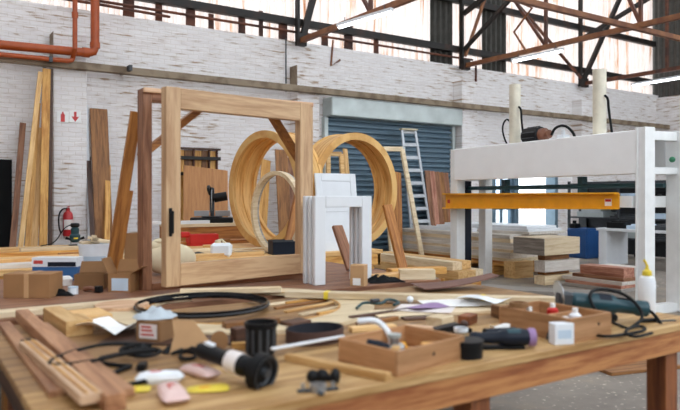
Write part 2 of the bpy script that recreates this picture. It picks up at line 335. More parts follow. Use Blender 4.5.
# roof trusses: chord runs from the wall towards the viewer
TR = [(7.58, 'roof truss nearest the viewer, over the brick pier beside the shutter'), (12.72, 'middle roof truss, landing right of the shutter hood'), (17.85, 'farthest roof truss, over the right end of the press')]
VJ = [13.0, 10.3, 7.9, 5.4, 3.0]
ZC = 5.12
def ztop(v): return 6.55+(13.0-v)*.33
for i, (u, lb) in enumerate(TR):
    t = thing('roof_truss', lb, 'truss', (u, 13.0, ZC), 0, 'roof trusses')
    cm = M['rust'] if i < 2 else M['rust_dark']
    def q(v, z): return Vector((0, v-13.0, z-ZC))
    MB().bar(q(13.05, ZC), q(1.5, ZC), .1, .11).build('bottom_chord', cm, t)
    MB().bar(q(13.05, ztop(13.05)), q(1.5, ztop(1.5)), .1, .12).build('top_chord', M['black_steel'], t)
    MB().box(-.03, .03, .05, .185, -.06, 3.9).build('post', M['black_steel'], t)
    MB().box(-.12, .12, -.1, .02, -.12, .16).build('gusset', M['black_steel'], t)
    for a, b in zip(VJ[:-1], VJ[1:]):
        mid = b
        MB().bar(q(b, ZC), q(b, ztop(b)), .07, .07, (1, 0, 0)).build('web_post', M['rust_dark'], t)
        if i < 2: MB().bar(q(b, ZC+.02), q((a+b)/2, ztop((a+b)/2)), .065, .065, (1, 0, 0)).build('web_diagonal', M['rust_dark'], t)
    if i == 1: MB().bar(q(13.0, ZC+.45), q(9.3, ztop(9.3)), .09, .09, (1, 0, 0)).build('web_diagonal', M['black_steel'], t)
# wind bracing in the wall plane and a longitudinal tie
tag(MB().bar((UL, 7.9, ZC-.08), (WU, 7.9, ZC-.08), .1, .1).build('tie_beam', M['rust']), 'long rusty tie beam crossing over the truss chords', 'beam')
for k, (a, b, lb, mt) in enumerate(((7.68, 8.6, 'black diagonal wind brace beside the post of the nearest truss', 'black_steel'), (17.9, 19.95, 'black diagonal wind brace rising right from the farthest truss post', 'black_steel'))):
    tag(MB().bar((a, 13.06, ZC+.1), (b, 13.06, 8.3), .14, .1, (0, 1, 0)).build('wind_brace', M[mt]), lb, 'brace', 'wind braces')
tag(MB().bar((14.8, 13.06, 7.2), (17.8, 13.06, 5.3), .07, .07, (0, 1, 0)).build('wind_brace', M['rust_dark']), 'thin rusty wind brace descending to the farthest truss post', 'brace', 'wind braces')
tag(MB().bar((12.8, 13.06, 5.4), (13.6, 13.06, 7.2), .07, .07, (0, 1, 0)).build('wind_brace', M['rust']), 'thin brown wind brace in front of the second dark sheet', 'brace', 'wind braces')
tag(MB().tube([gu(512, -1, 12.64), gu(532, 8, 12.64), gu(514, 32, 12.64), gu(526, 51, 12.66)], .03, smooth=0).build('bent_rod', M['rust']), 'bent rusty rod dangling on the middle truss', 'rod')
tag(MB().tube([gv(333, 40, 13.175), gv(331, 66, 13.175), gv(340, 60, 13.175)], .025).build('hooked_rod', M['rust']), 'hooked metal rod hanging over the white wall', 'rod')
tag(MB().tube([gv(286, 38, 13.185), gv(286, 92, 13.185)], .015).build('conduit', M['dark_grey']), 'thin grey conduit running down beside the second pier', 'conduit', 'conduits')
tag(MB().tube([gv(476, 66, 13.17), gv(476, 90, 13.17), gv(462, 90, 13.17)], .03).build('conduit', M['rust_dark']), 'rusty pipe stub bending on the pier right of the shutter', 'pipe')
# tube lamps under the trusses
for (a, b, lb) in (((338, 28), (392, 12), 'lit tube lamp under the nearest truss'), ((512, 62), (563, 51), 'lit tube lamp under the middle truss'), ((632, 86), (684, 77.5), 'lit tube lamp under the farthest truss')):
    p, q_ = gz(*a, 4.9), gz(*b, 4.9); L = (q_-p).length
    t = thing('tube_lamp', lb, 'lamp', p, 0, 'tube lamps'); t.matrix_local = frame_m(p, q_)
    MB().box(0, L, -.045, .045, .025, .08, .005).build('fitting', M['white_paint'], t)
    MB().cyl((.03, 0, 0), (L-.03, 0, 0), .024).build('tube', M['tube'], t)
    for x in (.2, L-.2): MB().cyl((x, 0, .08), (x, 0, .18), .008, n=8).build('hanger', M['dark_grey'], t)
# orange pipes
def pp(px, py, v=12.85): return gv(px, py, v)
big = thing('sprinkler_pipe', 'thick orange pipe along the wall with an elbow turning up', 'pipe', pp(0, 45))
o = pp(0, 45)
a, e, tp = pp(-25, 42.3, 12.6)-o, pp(95, 53.5, 12.6)-o, pp(95, -60, 12.6)-o
MB().tube([a, a*.1+e*.9, e+Vector((-.12, 0, 0)), e+Vector((-.03, 0, .03)), e+Vector((0, 0, .12)), Vector((e.x, e.y, tp.z))], .078, 14).build('pipe_run', M['orange_pipe'], big)
MB().cyl(e+Vector((0, 0, .1)), e+Vector((0, 0, .2)), .09).build('collar', M['orange_pipe'], big); MB().cyl(e-Vector((.22, 0, 0)), e-Vector((.1, 0, 0)), .09).build('collar', M['orange_pipe'], big)
o = pp(0, 54, 12.58)
sm = thing('sprinkler_pipe', 'thin orange pipe below the thick one, rising at its elbow', 'pipe', o)
a, e = pp(-25, 52, 12.58)-o, pp(73, 61.5, 12.58)-o; e.y = a.y = 0
MB().tube([a, e+Vector((-.08, 0, 0)), e+Vector((-.02, 0, .02)), e+Vector((0, 0, .08)), e+Vector((0, -.16, .2)), Vector((e.x, -.16, 2.5))], .042, 12).build('pipe_run', M['orange_pipe'], sm)
for x_ in (.8, 2.2): MB().box(x_-.03, x_+.03, -.05, .61, -.05, .05).build('pipe_bracket', M['dark_grey'], sm)
MB().cyl(e+Vector((0, -.16, .75)), e+Vector((0, -.16, .85)), .055).build('collar', M['orange_pipe'], sm)
tag(MB().tube([pp(40, -5, 13.1), pp(100, 4.5, 13.1), pp(170, 17, 13.1)], .03).build('steel_rail', M['rust_dark']), 'rusty rail at the top left of the brick wall', 'rail')
# extinguisher signs and extinguisher on the first pier
for x, kind in ((62.7, 0), (75.2, 1)):
    p = gv(x, 117, 12.85); s = .2
    t = thing('safety_sign', ['white safety sign with a red extinguisher symbol', 'white safety sign with a red downward arrow'][kind], 'sign', p, 0, 'fire signs on the pier')
    MB().box(-s/2, s/2, -.005, .005, -s/2, s/2, .001).build('panel', M['paper'], t)
    m_ = MB()
    if kind: m_.prism([(-.018, .08), (.018, .08), (.018, 0), (.055, .01), (0, -.075), (-.055, .01), (-.018, 0)][::-1], -.009, -.005, 'xz')
    else: m_.prism([(-.028, -.075), (.028, -.075), (.028, .035), (.01, .06), (.01, .08), (-.01, .08), (-.01, .06), (-.028, .035)], -.009, -.005, 'xz')
    m_.build('symbol', M['red'], t).scale = (1.25, 1, 1.2)
p = gv(68, 236, 12.78); s = 1
ex = thing('fire_extinguisher', 'red fire extinguisher with a white label hung on the white pier', 'extinguisher', p)
MB().lathe([(0, 0), (.08, 0), (.09, .02), (.09, .36), (.075, .42), (.035, .46), (.035, .5), (0, .5)], 24).build('cylinder', M['red_ext'], ex)
MB().lathe([(.094, .12), (.094, .3)], 16, loop=False, a0=-2.6, a1=-.6).build('label_band', M['label_pale'], ex)
MB().box(-.02, .02, -.06, .05, .5, .52).box(-.015, .015, -.09, .0, .53, .545).build('handle', M['red_ext'], ex)
MB().tube([(0, 0, .5), (-.1, -.02, .5), (-.17, -.03, .38), (-.16, -.03, .15), (-.12, -.02, .05)], .014, smooth=2).build('hose', M['rubber'], ex)
MB().box(-.03, .03, .07, .16, .3, .4).build('bracket', M['dark_grey'], ex)
tag(MB().box(-.04, .04, -.06, 0, -.08, .08).build('wall_bracket', M['black'], loc=gv(70, 76, 12.93)), 'small black bracket under the beam on the first pier', 'bracket')
tag(MB().box(-.05, .05, -.06, 0, -.08, .08).build('wall_bracket', M['black'], loc=gv(473, 119, 12.93)), 'small black bracket on the pier right of the shutter', 'bracket')
# ------------------------------------------------------------------ boards leaning on the back wall
tag(MB().box(-3.5, 1.68, WV-.1, WV-.03, 0, 2.25).build('black_sheet', M['cloth_black']), 'black sheet standing against the wall at far left', 'panel')
lean('leaning_board', 'short thin brown board leaning leftmost on the wall', (23, 123), (13, 243), 13.02, 12.4, .1, .03, wood('meranti'))
lean('leaning_board', 'tall pale board leaning just left of the tight upright boards', (40.5, 72), (21, 243), 12.74, 12.2, .08, .05, wood('pine'))
lean('leaning_board', 'medium pine board leaning between the tall pale ones', (37.5, 103), (28, 243), 12.86, 12.35, .1, .04, wood('golden'))
lean('leaning_board', 'wide pine board with its top hidden behind others', (41, 128), (34, 243), 12.92, 12.5, .12, .03, wood('pine'))
lean('leaning_board', 'tall upright pine plank beside the white pier', (46.5, 69), (43, 243), 12.74, 12.45, .13, .06, wood('golden'))
lean('leaning_board', 'dark narrow plank forming the shadow slit beside the pier', (51, 69), (50, 243), 12.74, 12.5, .06, .05, wood('dark'))  # dark wood paints the shadow slit next to the pier
lean('leaning_board', 'white narrow board leaning right of the pier', (86, 105), (90, 243), 13.1, 12.8, .07, .03, M['white_paint'])
lean('leaning_board', 'short dark board leaning right of the pier', (88.5, 157), (93, 243), 13.0, 12.5, .08, .03, wood('dark'))
lean('leaning_board', 'wide brown veneer board leaning on the white wall', (98.5, 109), (104, 243), 13.05, 12.6, .32, .05, wood('brown'))
lean('leaning_board', 'narrow golden board with a curved edge beside the wide brown board', (108, 165), (107, 243), 12.9, 12.4, .1, .03, wood('golden'))
# ------------------------------------------------------------------ front workbench
BU0, BU1, BV0, BV1, BZ = .36, 3.8, 1.97, 3.97, .9
wb = thing('workbench', 'large scarred timber workbench in the foreground', 'workbench', (BU0, BV0, 0))
bl, bd = BU1-BU0, BV1-BV0
MB().box(0, bl, 0, .6, BZ-.035, BZ, .003).build('front_board', wood('bench'), wb)
tp = MB()
for y0, y1 in ((.602, 1.3), (1.302, bd)): tp.box(0, bl, y0, y1, BZ-.035, BZ, .003)
tp.build('worktop', wood('bench_dark'), wb)  # rear boards darker than the front board
MB().box(.02, bl-.02, .01, .05, BZ-.155, BZ-.035).build('front_apron', wood('apron'), wb)
MB().box(.02, bl-.02, bd-.05, bd-.01, BZ-.155, BZ-.035).build('rear_apron', wood('apron'), wb)
MB().box(.02, .06, .05, bd-.05, BZ-.155, BZ-.035).build('end_apron', wood('dark', 'y'), wb)  # dark wood here puts the shade on the left end into the colour
MB().box(bl-.06, bl-.02, .05, bd-.05, BZ-.155, BZ-.035).build('end_apron', wood('apron', 'y'), wb)
for u in (.12, 1.66, 3.14):
    for y in (.055, bd-.17): MB().box(u, u+.115, y, y+.115, 0, BZ-.036).build('leg', wood('leg', 'z'), wb)
MB().box(.12, 3.25, bd-.2, bd-.17, .25, .34).build('stretcher', wood('brown'), wb)
# ------------------------------------------------------------------ second bench
b2 = thing('assembly_bench', 'second workbench behind the first, carrying the large frame', 'workbench', (-2.4, 4.16, 0))
l2, d2 = 6.2, 2.05
tp = MB()
for i in range(5): tp.box(0, l2, d2*i/5+.001, d2*(i+1)/5-.001, BZ-.04, BZ)
tp.build('worktop', wood('meranti'), b2)  # darker wood carries the shadow lying on this bench
MB().box(.03, l2-.03, .02, .06, BZ-.16, BZ-.04).build('front_apron', wood('brown'), b2); MB().box(.03, l2-.03, d2-.06, d2-.02, BZ-.16, BZ-.04).build('rear_apron', wood('brown'), b2)
for u in (.1, 2.9, 5.95):
    for y in (.07, d2-.18): MB().box(u, u+.11, y, y+.11, 0, BZ-.041).build('leg', wood('brown', 'z'), b2)
# ------------------------------------------------------------------ long timber deck behind
b3 = thing('timber_deck', 'long low work table under the wooden rings', 'workbench', (-3.2, 6.9, 0))
l3, d3 = 8.48, 2.7
tp = MB()
for i in range(10): tp.box(0, l3, d3*i/10+.002, d3*(i+1)/10-.002, BZ-.05, BZ)
tp.build('worktop', wood('pine'), b3)
MB().box(.03, l3-.03, .02, .07, BZ-.2, BZ-.05).build('front_apron', wood('golden'), b3)
MB().box(l3-.07, l3-.02, .02, d3-.02, BZ-.2, BZ-.05).build('end_apron', wood('golden', 'y'), b3)
for u in (.2, 4.2, l3-.2):
    for y in (.1, d3-.25): MB().box(u, u+.13, y, y+.13, 0, BZ-.051).build('leg', wood('golden', 'z'), b3)
# ------------------------------------------------------------------ large window frame on the second bench
o = gz(140, 291, BZ); o.z = BZ; o.x += .02
W_, H_ = 1.46, 1.5
wf = thing('window_frame', 'big unglazed timber window frame with its sash ajar, standing on the bench', 'window frame', o)
MB().box(0, .07, 0, .13, 0, H_).build('jamb', wood('meranti', 'z'), wf); MB().box(W_-.07, W_, -.02, .13, 0, H_).build('jamb', wood('oak', 'z'), wf)
MB().box(.07, W_-.07, 0, .13, H_-.09, H_).build('head', wood('meranti'), wf); MB().box(-.0, W_, -.03, -.001, H_-.035, H_).build('head_bead', wood('pinkish'), wf)
MB().box(.07, W_-.07, -.02, .13, 0, .05).build('sill', wood('meranti'), wf)
for a, b in (((.03, 1.0), (.56, 1.44)), ((1.12, 1.44), (1.47, .96))):
    MB().bar((a[0], .16, a[1]), (b[0], .16, b[1]), .05, .09, (0, -1, 0)).build('knee_brace', wood('orange'), wf)
sw, shh = 1.335, 1.42
ss = MB().box(-sw, -sw+.115, -.075, 0, 0, shh).build('sash_stile', wood('oak', 'z'), wf, loc=(W_-.085, -.035, .055), rot=(0, 0, R(9)))
MB().box(-.115, 0, -.075, 0, 0, shh).build('sash_stile', wood('oak', 'z'), wf, loc=(W_-.085, -.035, .055), rot=(0, 0, R(9)))
MB().box(-sw+.115, -.115, -.073, -.002, shh-.15, shh-.002).build('top_rail', wood('oak'), wf, loc=(W_-.085, -.035, .055), rot=(0, 0, R(9)))
MB().box(-sw+.115, -.115, -.073, -.002, .002, .16).build('bottom_rail', wood('oak'), wf, loc=(W_-.085, -.035, .055), rot=(0, 0, R(9)))
MB().box(-sw+.02, -sw+.045, -.083, -.075, .36, .56).box(-sw+.025, -sw+.04, -.1, -.083, .5, .53).box(-sw+.022, -sw+.043, -.115, -.098, .38, .54, .006).build('lock_handle', M['black'], ss)
# plank leaning behind it
lp = plank('leaning_board', 'golden plank leaning against the big window frame, plastic strip at its edge', 'board', (gv(111, 0, 5.32).x, 5.32, .915), gv(138, 112, 5.09), .11, .04, wood('orange'), up=(0, -1, 0))
MB().box(.75, 1.4, -.056, -.025, .0201, .026).build('plastic_strip', M['white_plastic'], lp)
# white moulded frame
a, b = gv(315, 0, 4.39), gv(372, 0, 4.39); WW, HH = b.x-a.x, .70
pf = thing('moulded_frame', 'white moulded frame standing open-footed beside the big window frame', 'frame', (a.x, 4.39, BZ))
def jamb(x0, x1):
    m = MB().box(x0, x1, 0, .05, 0, HH, .006).box(x0+.03, x1-.03, .05, .085, 0, HH-.03, .004).box(x0+.004, x1-.004, .085, .125, 0, HH-.004, .008).box(x0+.035, x1-.035, .125, .15, 0, HH-.035, .004).box(x0, x1, .15, .19, 0, HH, .006)
    return m
jamb(0, .1).build('jamb', M['white_paint'], pf); jamb(WW-.1, WW).build('jamb', M['white_paint'], pf)
m = MB()
for y0, y1, ins in ((0, .05, 0), (.05, .085, .03), (.085, .125, .004), (.125, .15, .035), (.15, .19, 0)): m.box(.1, WW-.1, y0, y1, HH-.09+ins, HH-ins, .004)
m.build('head', M['white_paint'], pf)
# cartons
def carton(name, label, loc, rz, sx, sy, sz, mat, flaps=(), label_mat=None, lab_rect=(.2, .8, .2, .8), cat='box', open_=False, tape=False, side='front'):
    global LASTC
    t = LASTC = thing(name, label, cat, loc, rz)
    if open_:
        w_ = .006
        MB().box(0, sx, 0, sy, 0, w_, 0).box(0, sx, 0, w_, w_, sz, 0).box(0, sx, sy-w_, sy, w_, sz, 0).box(0, w_, w_, sy-w_, w_, sz, 0).box(sx-w_, sx, w_, sy-w_, w_, sz, 0).build('body', mat, t)
    else: MB().box(0, sx, 0, sy, 0, sz, .003).build('body', mat, t)
    for f in flaps:                       # (edge, length, angle from vertical outward)
        e, ln, an = f; an = R(an); m = MB()
        if e == 'front': m.bar((sx/2, 0, sz), (sx/2, -ln*math.sin(an), sz+ln*math.cos(an)), sx, .004, (0, 1, .01))
        if e == 'back': m.bar((sx/2, sy, sz), (sx/2, sy+ln*math.sin(an), sz+ln*math.cos(an)), sx, .004, (0, -1, .01))
        if e == 'left': m.bar((0, sy/2, sz), (-ln*math.sin(an), sy/2, sz+ln*math.cos(an)), sy, .004, (1, 0, .01))
        if e == 'right': m.bar((sx, sy/2, sz), (sx+ln*math.sin(an), sy/2, sz+ln*math.cos(an)), sy, .004, (-1, 0, .01))
        m.build('flap', mat, t)
    if label_mat:
        r = lab_rect
        if side == 'front': MB().box(sx*r[0], sx*r[1], -.0015, -.0002, sz*r[2], sz*r[3], 0).build('label', label_mat, t)
        else: MB().box(-.0015, -.0002, sy*r[0], sy*r[1], sz*r[2], sz*r[3], 0).build('label', label_mat, t)
    if tape: MB().box(sx*.45, sx*.55, -.0012, sy, sz-.001, sz+.0012, 0).box(sx*.45, sx*.55, -.0014, -.0003, sz*.0, sz, 0).build('tape', M['card2'], t)
    return t
p = gz(3, 298, BZ); carton('cardboard_box', 'closed brown cardboard box at the left end of the second bench', (p.x, p.y, BZ), R(-36), .325, .2, .165, M['card'], tape=True)
p = gv(32, 0, 5.95); t = carton('power_tool_box', 'blue and white printed box behind the brown cardboard box', (p.x, p.y, BZ), R(-33), .37, .12, .19, M['blue'])
MB().box(-.001, .371, -.002, .121, .115, .191, 0).build('white_band', M['white_plastic'], t); MB().box(.13, .36, -.0045, -.0022, .118, .155, 0).build('window_print', M['navy'], t)
MB().box(.015, .09, -.0045, -.0022, .14, .168, 0).build('red_mark', M['label_red'], t)
p = gz(108, 292, BZ); carton('cardboard_box', 'open brown carton with a pale blue label, its flaps raised', (p.x, p.y, BZ), R(-40), .17, .15, .135, M['card'], [('left', .12, 25), ('back', .1, 30), ('right', .1, 60)], M['label_blue'], (.16, .9, .08, .75), open_=True)
p = gz(77, 291, BZ); carton('cardboard_box', 'low dark brown carton between the black cloth and the labelled carton', (p.x, p.y+.1, BZ), R(-28), .22, .14, .11, M['card_in'], [('back', .1, 35)], open_=True)
p = gz(355, 287, BZ); carton('cardboard_box', 'small tan carton at the foot of the white moulded frame', (p.x, 4.235, BZ), R(-52), .115, .1, .165, M['card2'], label_mat=M['paper'], lab_rect=(.2, .75, .05, .38))
tag(MB().box(0, .12, 0, .008, 0, .41, .002).build('cardboard_flap', M['card'], loc=(gv(124, 0, 5.25).x, 5.25, BZ), rot=(R(-6), 0, R(-20))), 'upright torn cardboard sheet left of the window frame', 'cardboard')
# bits on the second bench, left
p = gz(57, 295, BZ)
def lump(sx, sy, h, seed, mat, name, loc, rz=0, rough=.5, n=20):
    rd = random.Random(seed); ph = [rd.uniform(0, 6.28) for _ in range(8)]
    def f(i, j):
        x, y = (i-.5)*2, (j-.5)*2; r = max(abs(x), abs(y)); e = max(0, 1-r**3)
        wv = .55+.25*math.sin(5*x+ph[0]+2*y)+.2*math.sin(7*y+ph[1]-3*x)+.12*math.sin(13*x+ph[2])*math.sin(11*y+ph[3])
        wob = 1+.12*math.sin(4*math.atan2(y, x)+ph[4])
        return (x*sx/2*wob, y*sy/2*wob, .003+h*e*max(.15, wv)*rough*2)
    mb = MB().grid(n, n, f, .002); return mb.build(name, mat, loc=loc, rot=(0, 0, rz))
tag(lump(.24, .13, .05, 3, M['cloth_black'], 'black_rag', (p.x, p.y, BZ), R(-30)), 'black crumpled rag beside the brown cardboard box', 'rag')
p = gz(73, 294, BZ)
t = thing('small_tin', 'small white and blue tin next to the black rag', 'tin', (p.x, p.y, BZ)); MB().lathe([(0, 0), (.035, 0), (.035, .045), (0, .045)], 20).build('can', M['white_plastic'], t); MB().lathe([(0, .0455), (.036, .0455), (.036, .054), (0, .054)], 20).build('lid', M['label_blue'], t)
p = gz(66, 285, BZ)
tag(MB().lathe([(0, 0), (.045, 0), (.05, .05), (.03, .07), (0, .07)], 16).build('white_pot', M['paper'], loc=(p.x, p.y, BZ)), 'little white pot in front of the blue and white box', 'pot')
pa, pb = gz(53, 284, BZ), gz(100, 279, BZ); flat_plank('wooden_strip', 'reddish wooden strip crossing behind the dark carton', (pa.x, pa.y+.25), (pb.x, pb.y+.22), BZ, .05, .04, wood('red'))
p = gz(88, 290, BZ)
t = thing('hand_clamp', 'orange and black hand clamp lying by the dark carton', 'clamp', (p.x-.04, p.y-.06, BZ+.018), R(-60)); MB().tube([(0, 0, 0), (.06, .01, .01), (.13, 0, 0)], .016, smooth=1).build('grip', M['copper'], t); MB().box(.12, .17, -.02, .02, -.015, .03).build('jaw', M['black'], t)
pa = gz(0, 309, BZ)
flat_plank('long_board', 'pale long board along the front edge of the second bench at left', (pa.x-.3, 4.27), (1.62, 4.27), BZ, .12, .035, wood('pale'))
p = gz(352, 283, BZ)
plank('leaning_board', 'reddish-brown board leaning seen through the white moulded frame', 'board', (gv(352, 0, 5.05).x, 5.05, .915), gv(337, 226, 5.3), .11, .035, wood('meranti'), up=(0, -1, 0))
# pale wood offcuts and veneer at the right end of the second bench
for (px, py, L, wdt, hh, rz, kind, lb) in ((384, 283, .5, .14, .05, 5, 'pine', 'thick pine offcut behind the small tan carton'), (392, 276.5, .55, .12, .06, -12, 'golden', 'long golden offcut at the rear right of the second bench'), (405, 281, .3, .1, .085, -30, 'pale', 'short pale block by the dark veneer sheet')):
    p = gz(px, py, BZ); p.y = max(p.y, 4.3)
    tag(MB().box(0, L, 0, wdt, 0, hh).build('wood_offcut', wood(kind), loc=(p.x, p.y, BZ), rot=(0, 0, R(rz))), lb, 'offcut', 'offcuts on the second bench')
v0 = gz(428, 288, .93)
def venf(i, j): return (i*.62, (j-.5)*.34*(1-.55*i), .02+.075*i*i)
tag(MB().grid(10, 4, venf, .006).build('veneer_sheet', M['veneer'], loc=(v0.x, v0.y+.12, .905), rot=(0, 0, R(-22))), 'dark red-brown veneer sheet curling up past the end of the bench', 'veneer')
p = gz(424, 289, BZ); tag(lump(.3, .16, .06, 11, M['cloth_black'], 'black_rag', (p.x, 4.28, BZ), R(-20)), 'black crumpled rag beside the dark red veneer sheet', 'rag')
# ------------------------------------------------------------------ things on the long deck
def deck_board(label, px0, px1, v, w_, t_, kind, z=BZ, u0=None):
    a, b = gv(px0, 0, v), gv(px1, 0, v)
    return flat_plank('stacked_board', label, (u0 if u0 is not None else a.x, v), (b.x, v), z, w_, t_, wood(kind), group='boards on the deck')
deck_board('wide pine board farthest back on the deck at left', 0, 78, 9.2, .3, .05, 'pine', u0=-2.9)
deck_board('golden board in the middle of the deck at left', 0, 96, 8.55, .34, .05, 'golden', u0=-3.0)
deck_board('pale board near the front of the deck at left', 0, 92, 7.75, .3, .045, 'pine', u0=-3.1)
deck_board('whitish board at the front of the deck, behind the cardboard box', 0, 80, 7.15, .22, .04, 'white_wood', u0=-3.1)
deck_board('thin pale board lying on the golden one', 20, 90, 8.5, .12, .04, 'pale', BZ+.05)
deck_board('long narrow pale board on the deck behind the window frame', 118, 300, 7.6, .14, .04, 'pale')
deck_board('reddish board on the deck below the mitre saw bench', 170, 258, 9.1, .25, .05, 'orange')
deck_board('thick pine board on the deck in front of the big ring', 180, 262, 7.05, .12, .05, 'pine')
deck_board('short pale board right of the white tub on the deck', 236, 285, 7.3, .12, .035, 'pale')
# plunge router
p = gv(75, 0, 9.2)
rt = thing('plunge_router', 'black and green plunge router standing on the rear deck boards', 'power tool', (p.x, 9.2, BZ+.05)); rt.scale = (.72, .72, .66)
MB().lathe([(0, 0), (.11, 0), (.11, .015), (0, .015)], 24).build('base', M['black'], rt)
for y in (-.07, .07): MB().cyl((y, 0, .01), (y, 0, .16), .012).build('column', M['steel'], rt)
MB().lathe([(0, .06), (.06, .06), (.09, .1), (.095, .2), (.07, .23), (.075, .33), (.05, .36), (0, .36)], 24).build('motor_body', M['makita'], rt)
MB().lathe([(0, .362), (.07, .362), (.085, .4), (.07, .44), (0, .45)], 20).build('cap', M['black'], rt)
for s in (-1, 1): MB().cyl((s*.08, 0, .12), (s*.16, 0, .15), .02, .028).build('handle', M['black'], rt)
MB().tube([(-.05, 0, .42), (-.2, -.05, .36), (-.36, -.1, .06), (-.6, -.1, .02)], .011, smooth=2).build('power_cord', M['rubber'], rt)
MB().lathe([(.097, .13), (.097, .16)], 10, a0=-2, a1=-1.2).build('label_band', M['yellow_pl'], rt)
# bucket
p = gv(96, 0, 6.02)
bk = thing('plastic_tub', 'white plastic tub full of wood scraps behind the cartons', 'tub', (p.x, 6.02, BZ))
MB().lathe([(0, 0), (.125, 0), (.145, .27), (.152, .27), (.152, .285), (.14, .285), (.12, .01), (0, .01)], 28).build('tub', M['white_plastic'], bk)
MB().lathe([(.1335, .1), (.1395, .18)], 12, a0=-2.6, a1=-1.2).build('label_band', M['label_blue'], bk)
for i, (x, y, a) in enumerate(((-.05, .02, .3), (.04, -.03, -.2), (.02, .05, .5), (-.02, -.06, 1.2))):
    MB().box(-.09, .09, -.02, .02, -.012, .012).build('wood_scrap', wood('pale'), bk, loc=(x, y, .292+.012*i), rot=(.15, .1*i, a))
# crumpled plastic bag heap
p = gv(112, 0, 6.98)
# mitre saw bench and saw
a, b = gv(172, 0, 9.7), gv(252, 0, 9.7)
sb = thing('saw_bench', 'orange-brown wooden stand under the mitre saw', 'bench', (a.x, 9.7, 0)); L = b.x-a.x
MB().box(0, L, 0, .6, 1.12, 1.17).build('top', wood('pale'), sb); MB().box(.03, L-.03, .03, .06, .2, 1.12).build('front_board', wood('orange'), sb)
for x in (.0, L-.08):
    for y in (.065, .5): MB().box(x+.001, x+.08, y, y+.08, 0, 1.119).build('leg', wood('orange', 'z'), sb)
flat_plank('fence_board', 'pale white board lying along the mitre saw stand', (a.x-.5, 9.78), (a.x+.62, 9.78), 1.17, .1, .05, M['white_paint'])
p = gv(212, 0, 10.05)
ms = thing('mitre_saw', 'dark sliding mitre saw on the wooden stand', 'power tool', (p.x, 10.05, 1.17), R(-25)); ms.scale = (1.2, 1.2, 1.2)
MB().box(-.28, .28, -.14, .14, 0, .07, .01).lathe([(0, .07), (.14, .07), (.14, .085), (0, .085)], 24).build('base', M['black'], ms)
MB().box(-.24, -.04, .06, .08, .085, .16).box(.04, .24, .06, .08, .085, .16).build('fence', M['steel'], ms)
MB().lathe([(0, -.003), (.15, -.003), (.15, .003), (0, .003)], 32, Matrix.Translation((0, -.02, .3)) @ Matrix.Rotation(PI/2, 4, 'Y')).build('blade', M['steel'], ms)
MB().lathe([(.03, -.03), (.165, -.03), (.165, .03), (.03, .03)], 24, Matrix.Translation((0, -.02, .3)) @ Matrix.Rotation(PI/2, 4, 'Y'), loop=True, a0=-.2, a1=3.3).build('blade_guard', M['dark_grey'], ms)
MB().cyl((.03, -.02, .33), (.2, -.02, .36), .06).build('motor', M['black'], ms); MB().tube([(0, .12, .07), (0, .16, .3), (0, .08, .42), (0, -.05, .45)], .028, smooth=1).build('arm', M['dark_grey'], ms)
MB().tube([(-.02, -.05, .45), (-.04, -.16, .5), (-.04, -.24, .44), (-.02, -.18, .38)], .018, smooth=1).build('handle', M['black'], ms)
# red case, white can, navy crate on deck
a = gv(188, 0, 8.9); t = thing('red_tray', 'bright red plastic tray on the deck below the mitre saw', 'tray', (a.x, 8.82, BZ), R(-3))
MB().box(0, .42, 0, .2, 0, .02).box(0, .42, 0, .02, .02, .16, .006).box(0, .42, .18, .2, .02, .16, .006).box(0, .02, .02, .18, .02, .16).box(.4, .42, .02, .18, .02, .16).build('body', M['red'], t)
MB().box(-.12, .02, .04, .1, .12, .2, .02).build('lifted_lid', M['red'], t)
p = gv(225, 0, 6.98); t = thing('white_container', 'translucent white square container on the deck inside the window frame', 'container', (p.x, 7.08, BZ), R(-30))
MB().box(-.12, .12, -.08, .08, 0, .16, .03).build('body', M['white_plastic'], t); MB().lathe([(0, .155), (.035, .155), (.035, .19), (0, .19)], 16, Matrix.Translation((-.04, 0, 0))).build('cap', M['cream'], t); MB().tube([(-.04, 0, .19), (.0, 0, .2), (.05, 0, .155)], .012).build('handle', M['cream'], t)
p = gv(270, 0, 7.0); t = thing('navy_crate', 'dark navy plastic crate right of the big ring bottom', 'crate', (p.x+.02, 6.96, BZ), R(-10))
MB().box(0, .28, 0, .2, 0, .015).box(0, .28, 0, .015, .015, .17).box(0, .28, .185, .2, .015, .17).box(0, .015, .015, .185, .015, .17).box(.265, .28, .015, .185, .015, .17).build('body', M['navy'], t); MB().box(-.008, .288, -.008, 0, .15, .175).build('rim', M['dark_grey'], t)
p = gv(206, 0, 7.3)
t = thing('block_plane', 'small dark hand plane on the deck beside the white container', 'hand tool', (p.x-.1, 7.33, BZ), R(-20)); MB().prism([(-.1, 0), (.1, 0), (.1, .03), (.02, .05), (-.1, .03)], -.03, .03, 'xz').build('sole', M['dark_grey'], t); MB().sphere((-.06, 0, .05), .025).build('knob', wood('orange'), t)
# ------------------------------------------------------------------ the rings
def ring_thing(name, label, centre, r, rin, depth, rz, matf, matb, group, tilt=0):
    t = thing(name, label, 'ring', centre, rz, group)
    rt_ = Matrix.Rotation(PI/2, 4, 'X')            # lathe axis z -> -y: z=0 is the front face
    MB().lathe([(rin, 0), (r, 0), (r, -.05), (rin, -.05)], 72, rt_, loop=True).build('front_rim', matf, t)
    MB().lathe([(rin+.03, -.05), (r-.012, -.05), (r-.012, -depth+.05), (rin+.03, -depth+.05)], 72, rt_, loop=True).build('barrel', matb, t)
    MB().lathe([(rin, -depth+.05), (r, -depth+.05), (r, -depth), (rin, -depth)], 72, rt_, loop=True).build('rear_rim', matf, t)
    m2 = MB().lathe([(rin+.012, -depth*.5+.02), (rin+.03, -depth*.5+.02), (rin+.03, -depth*.5-.02), (rin+.012, -depth*.5-.02)], 72, rt_, loop=True); m2.build('middle_bead', matf, t)
    return t
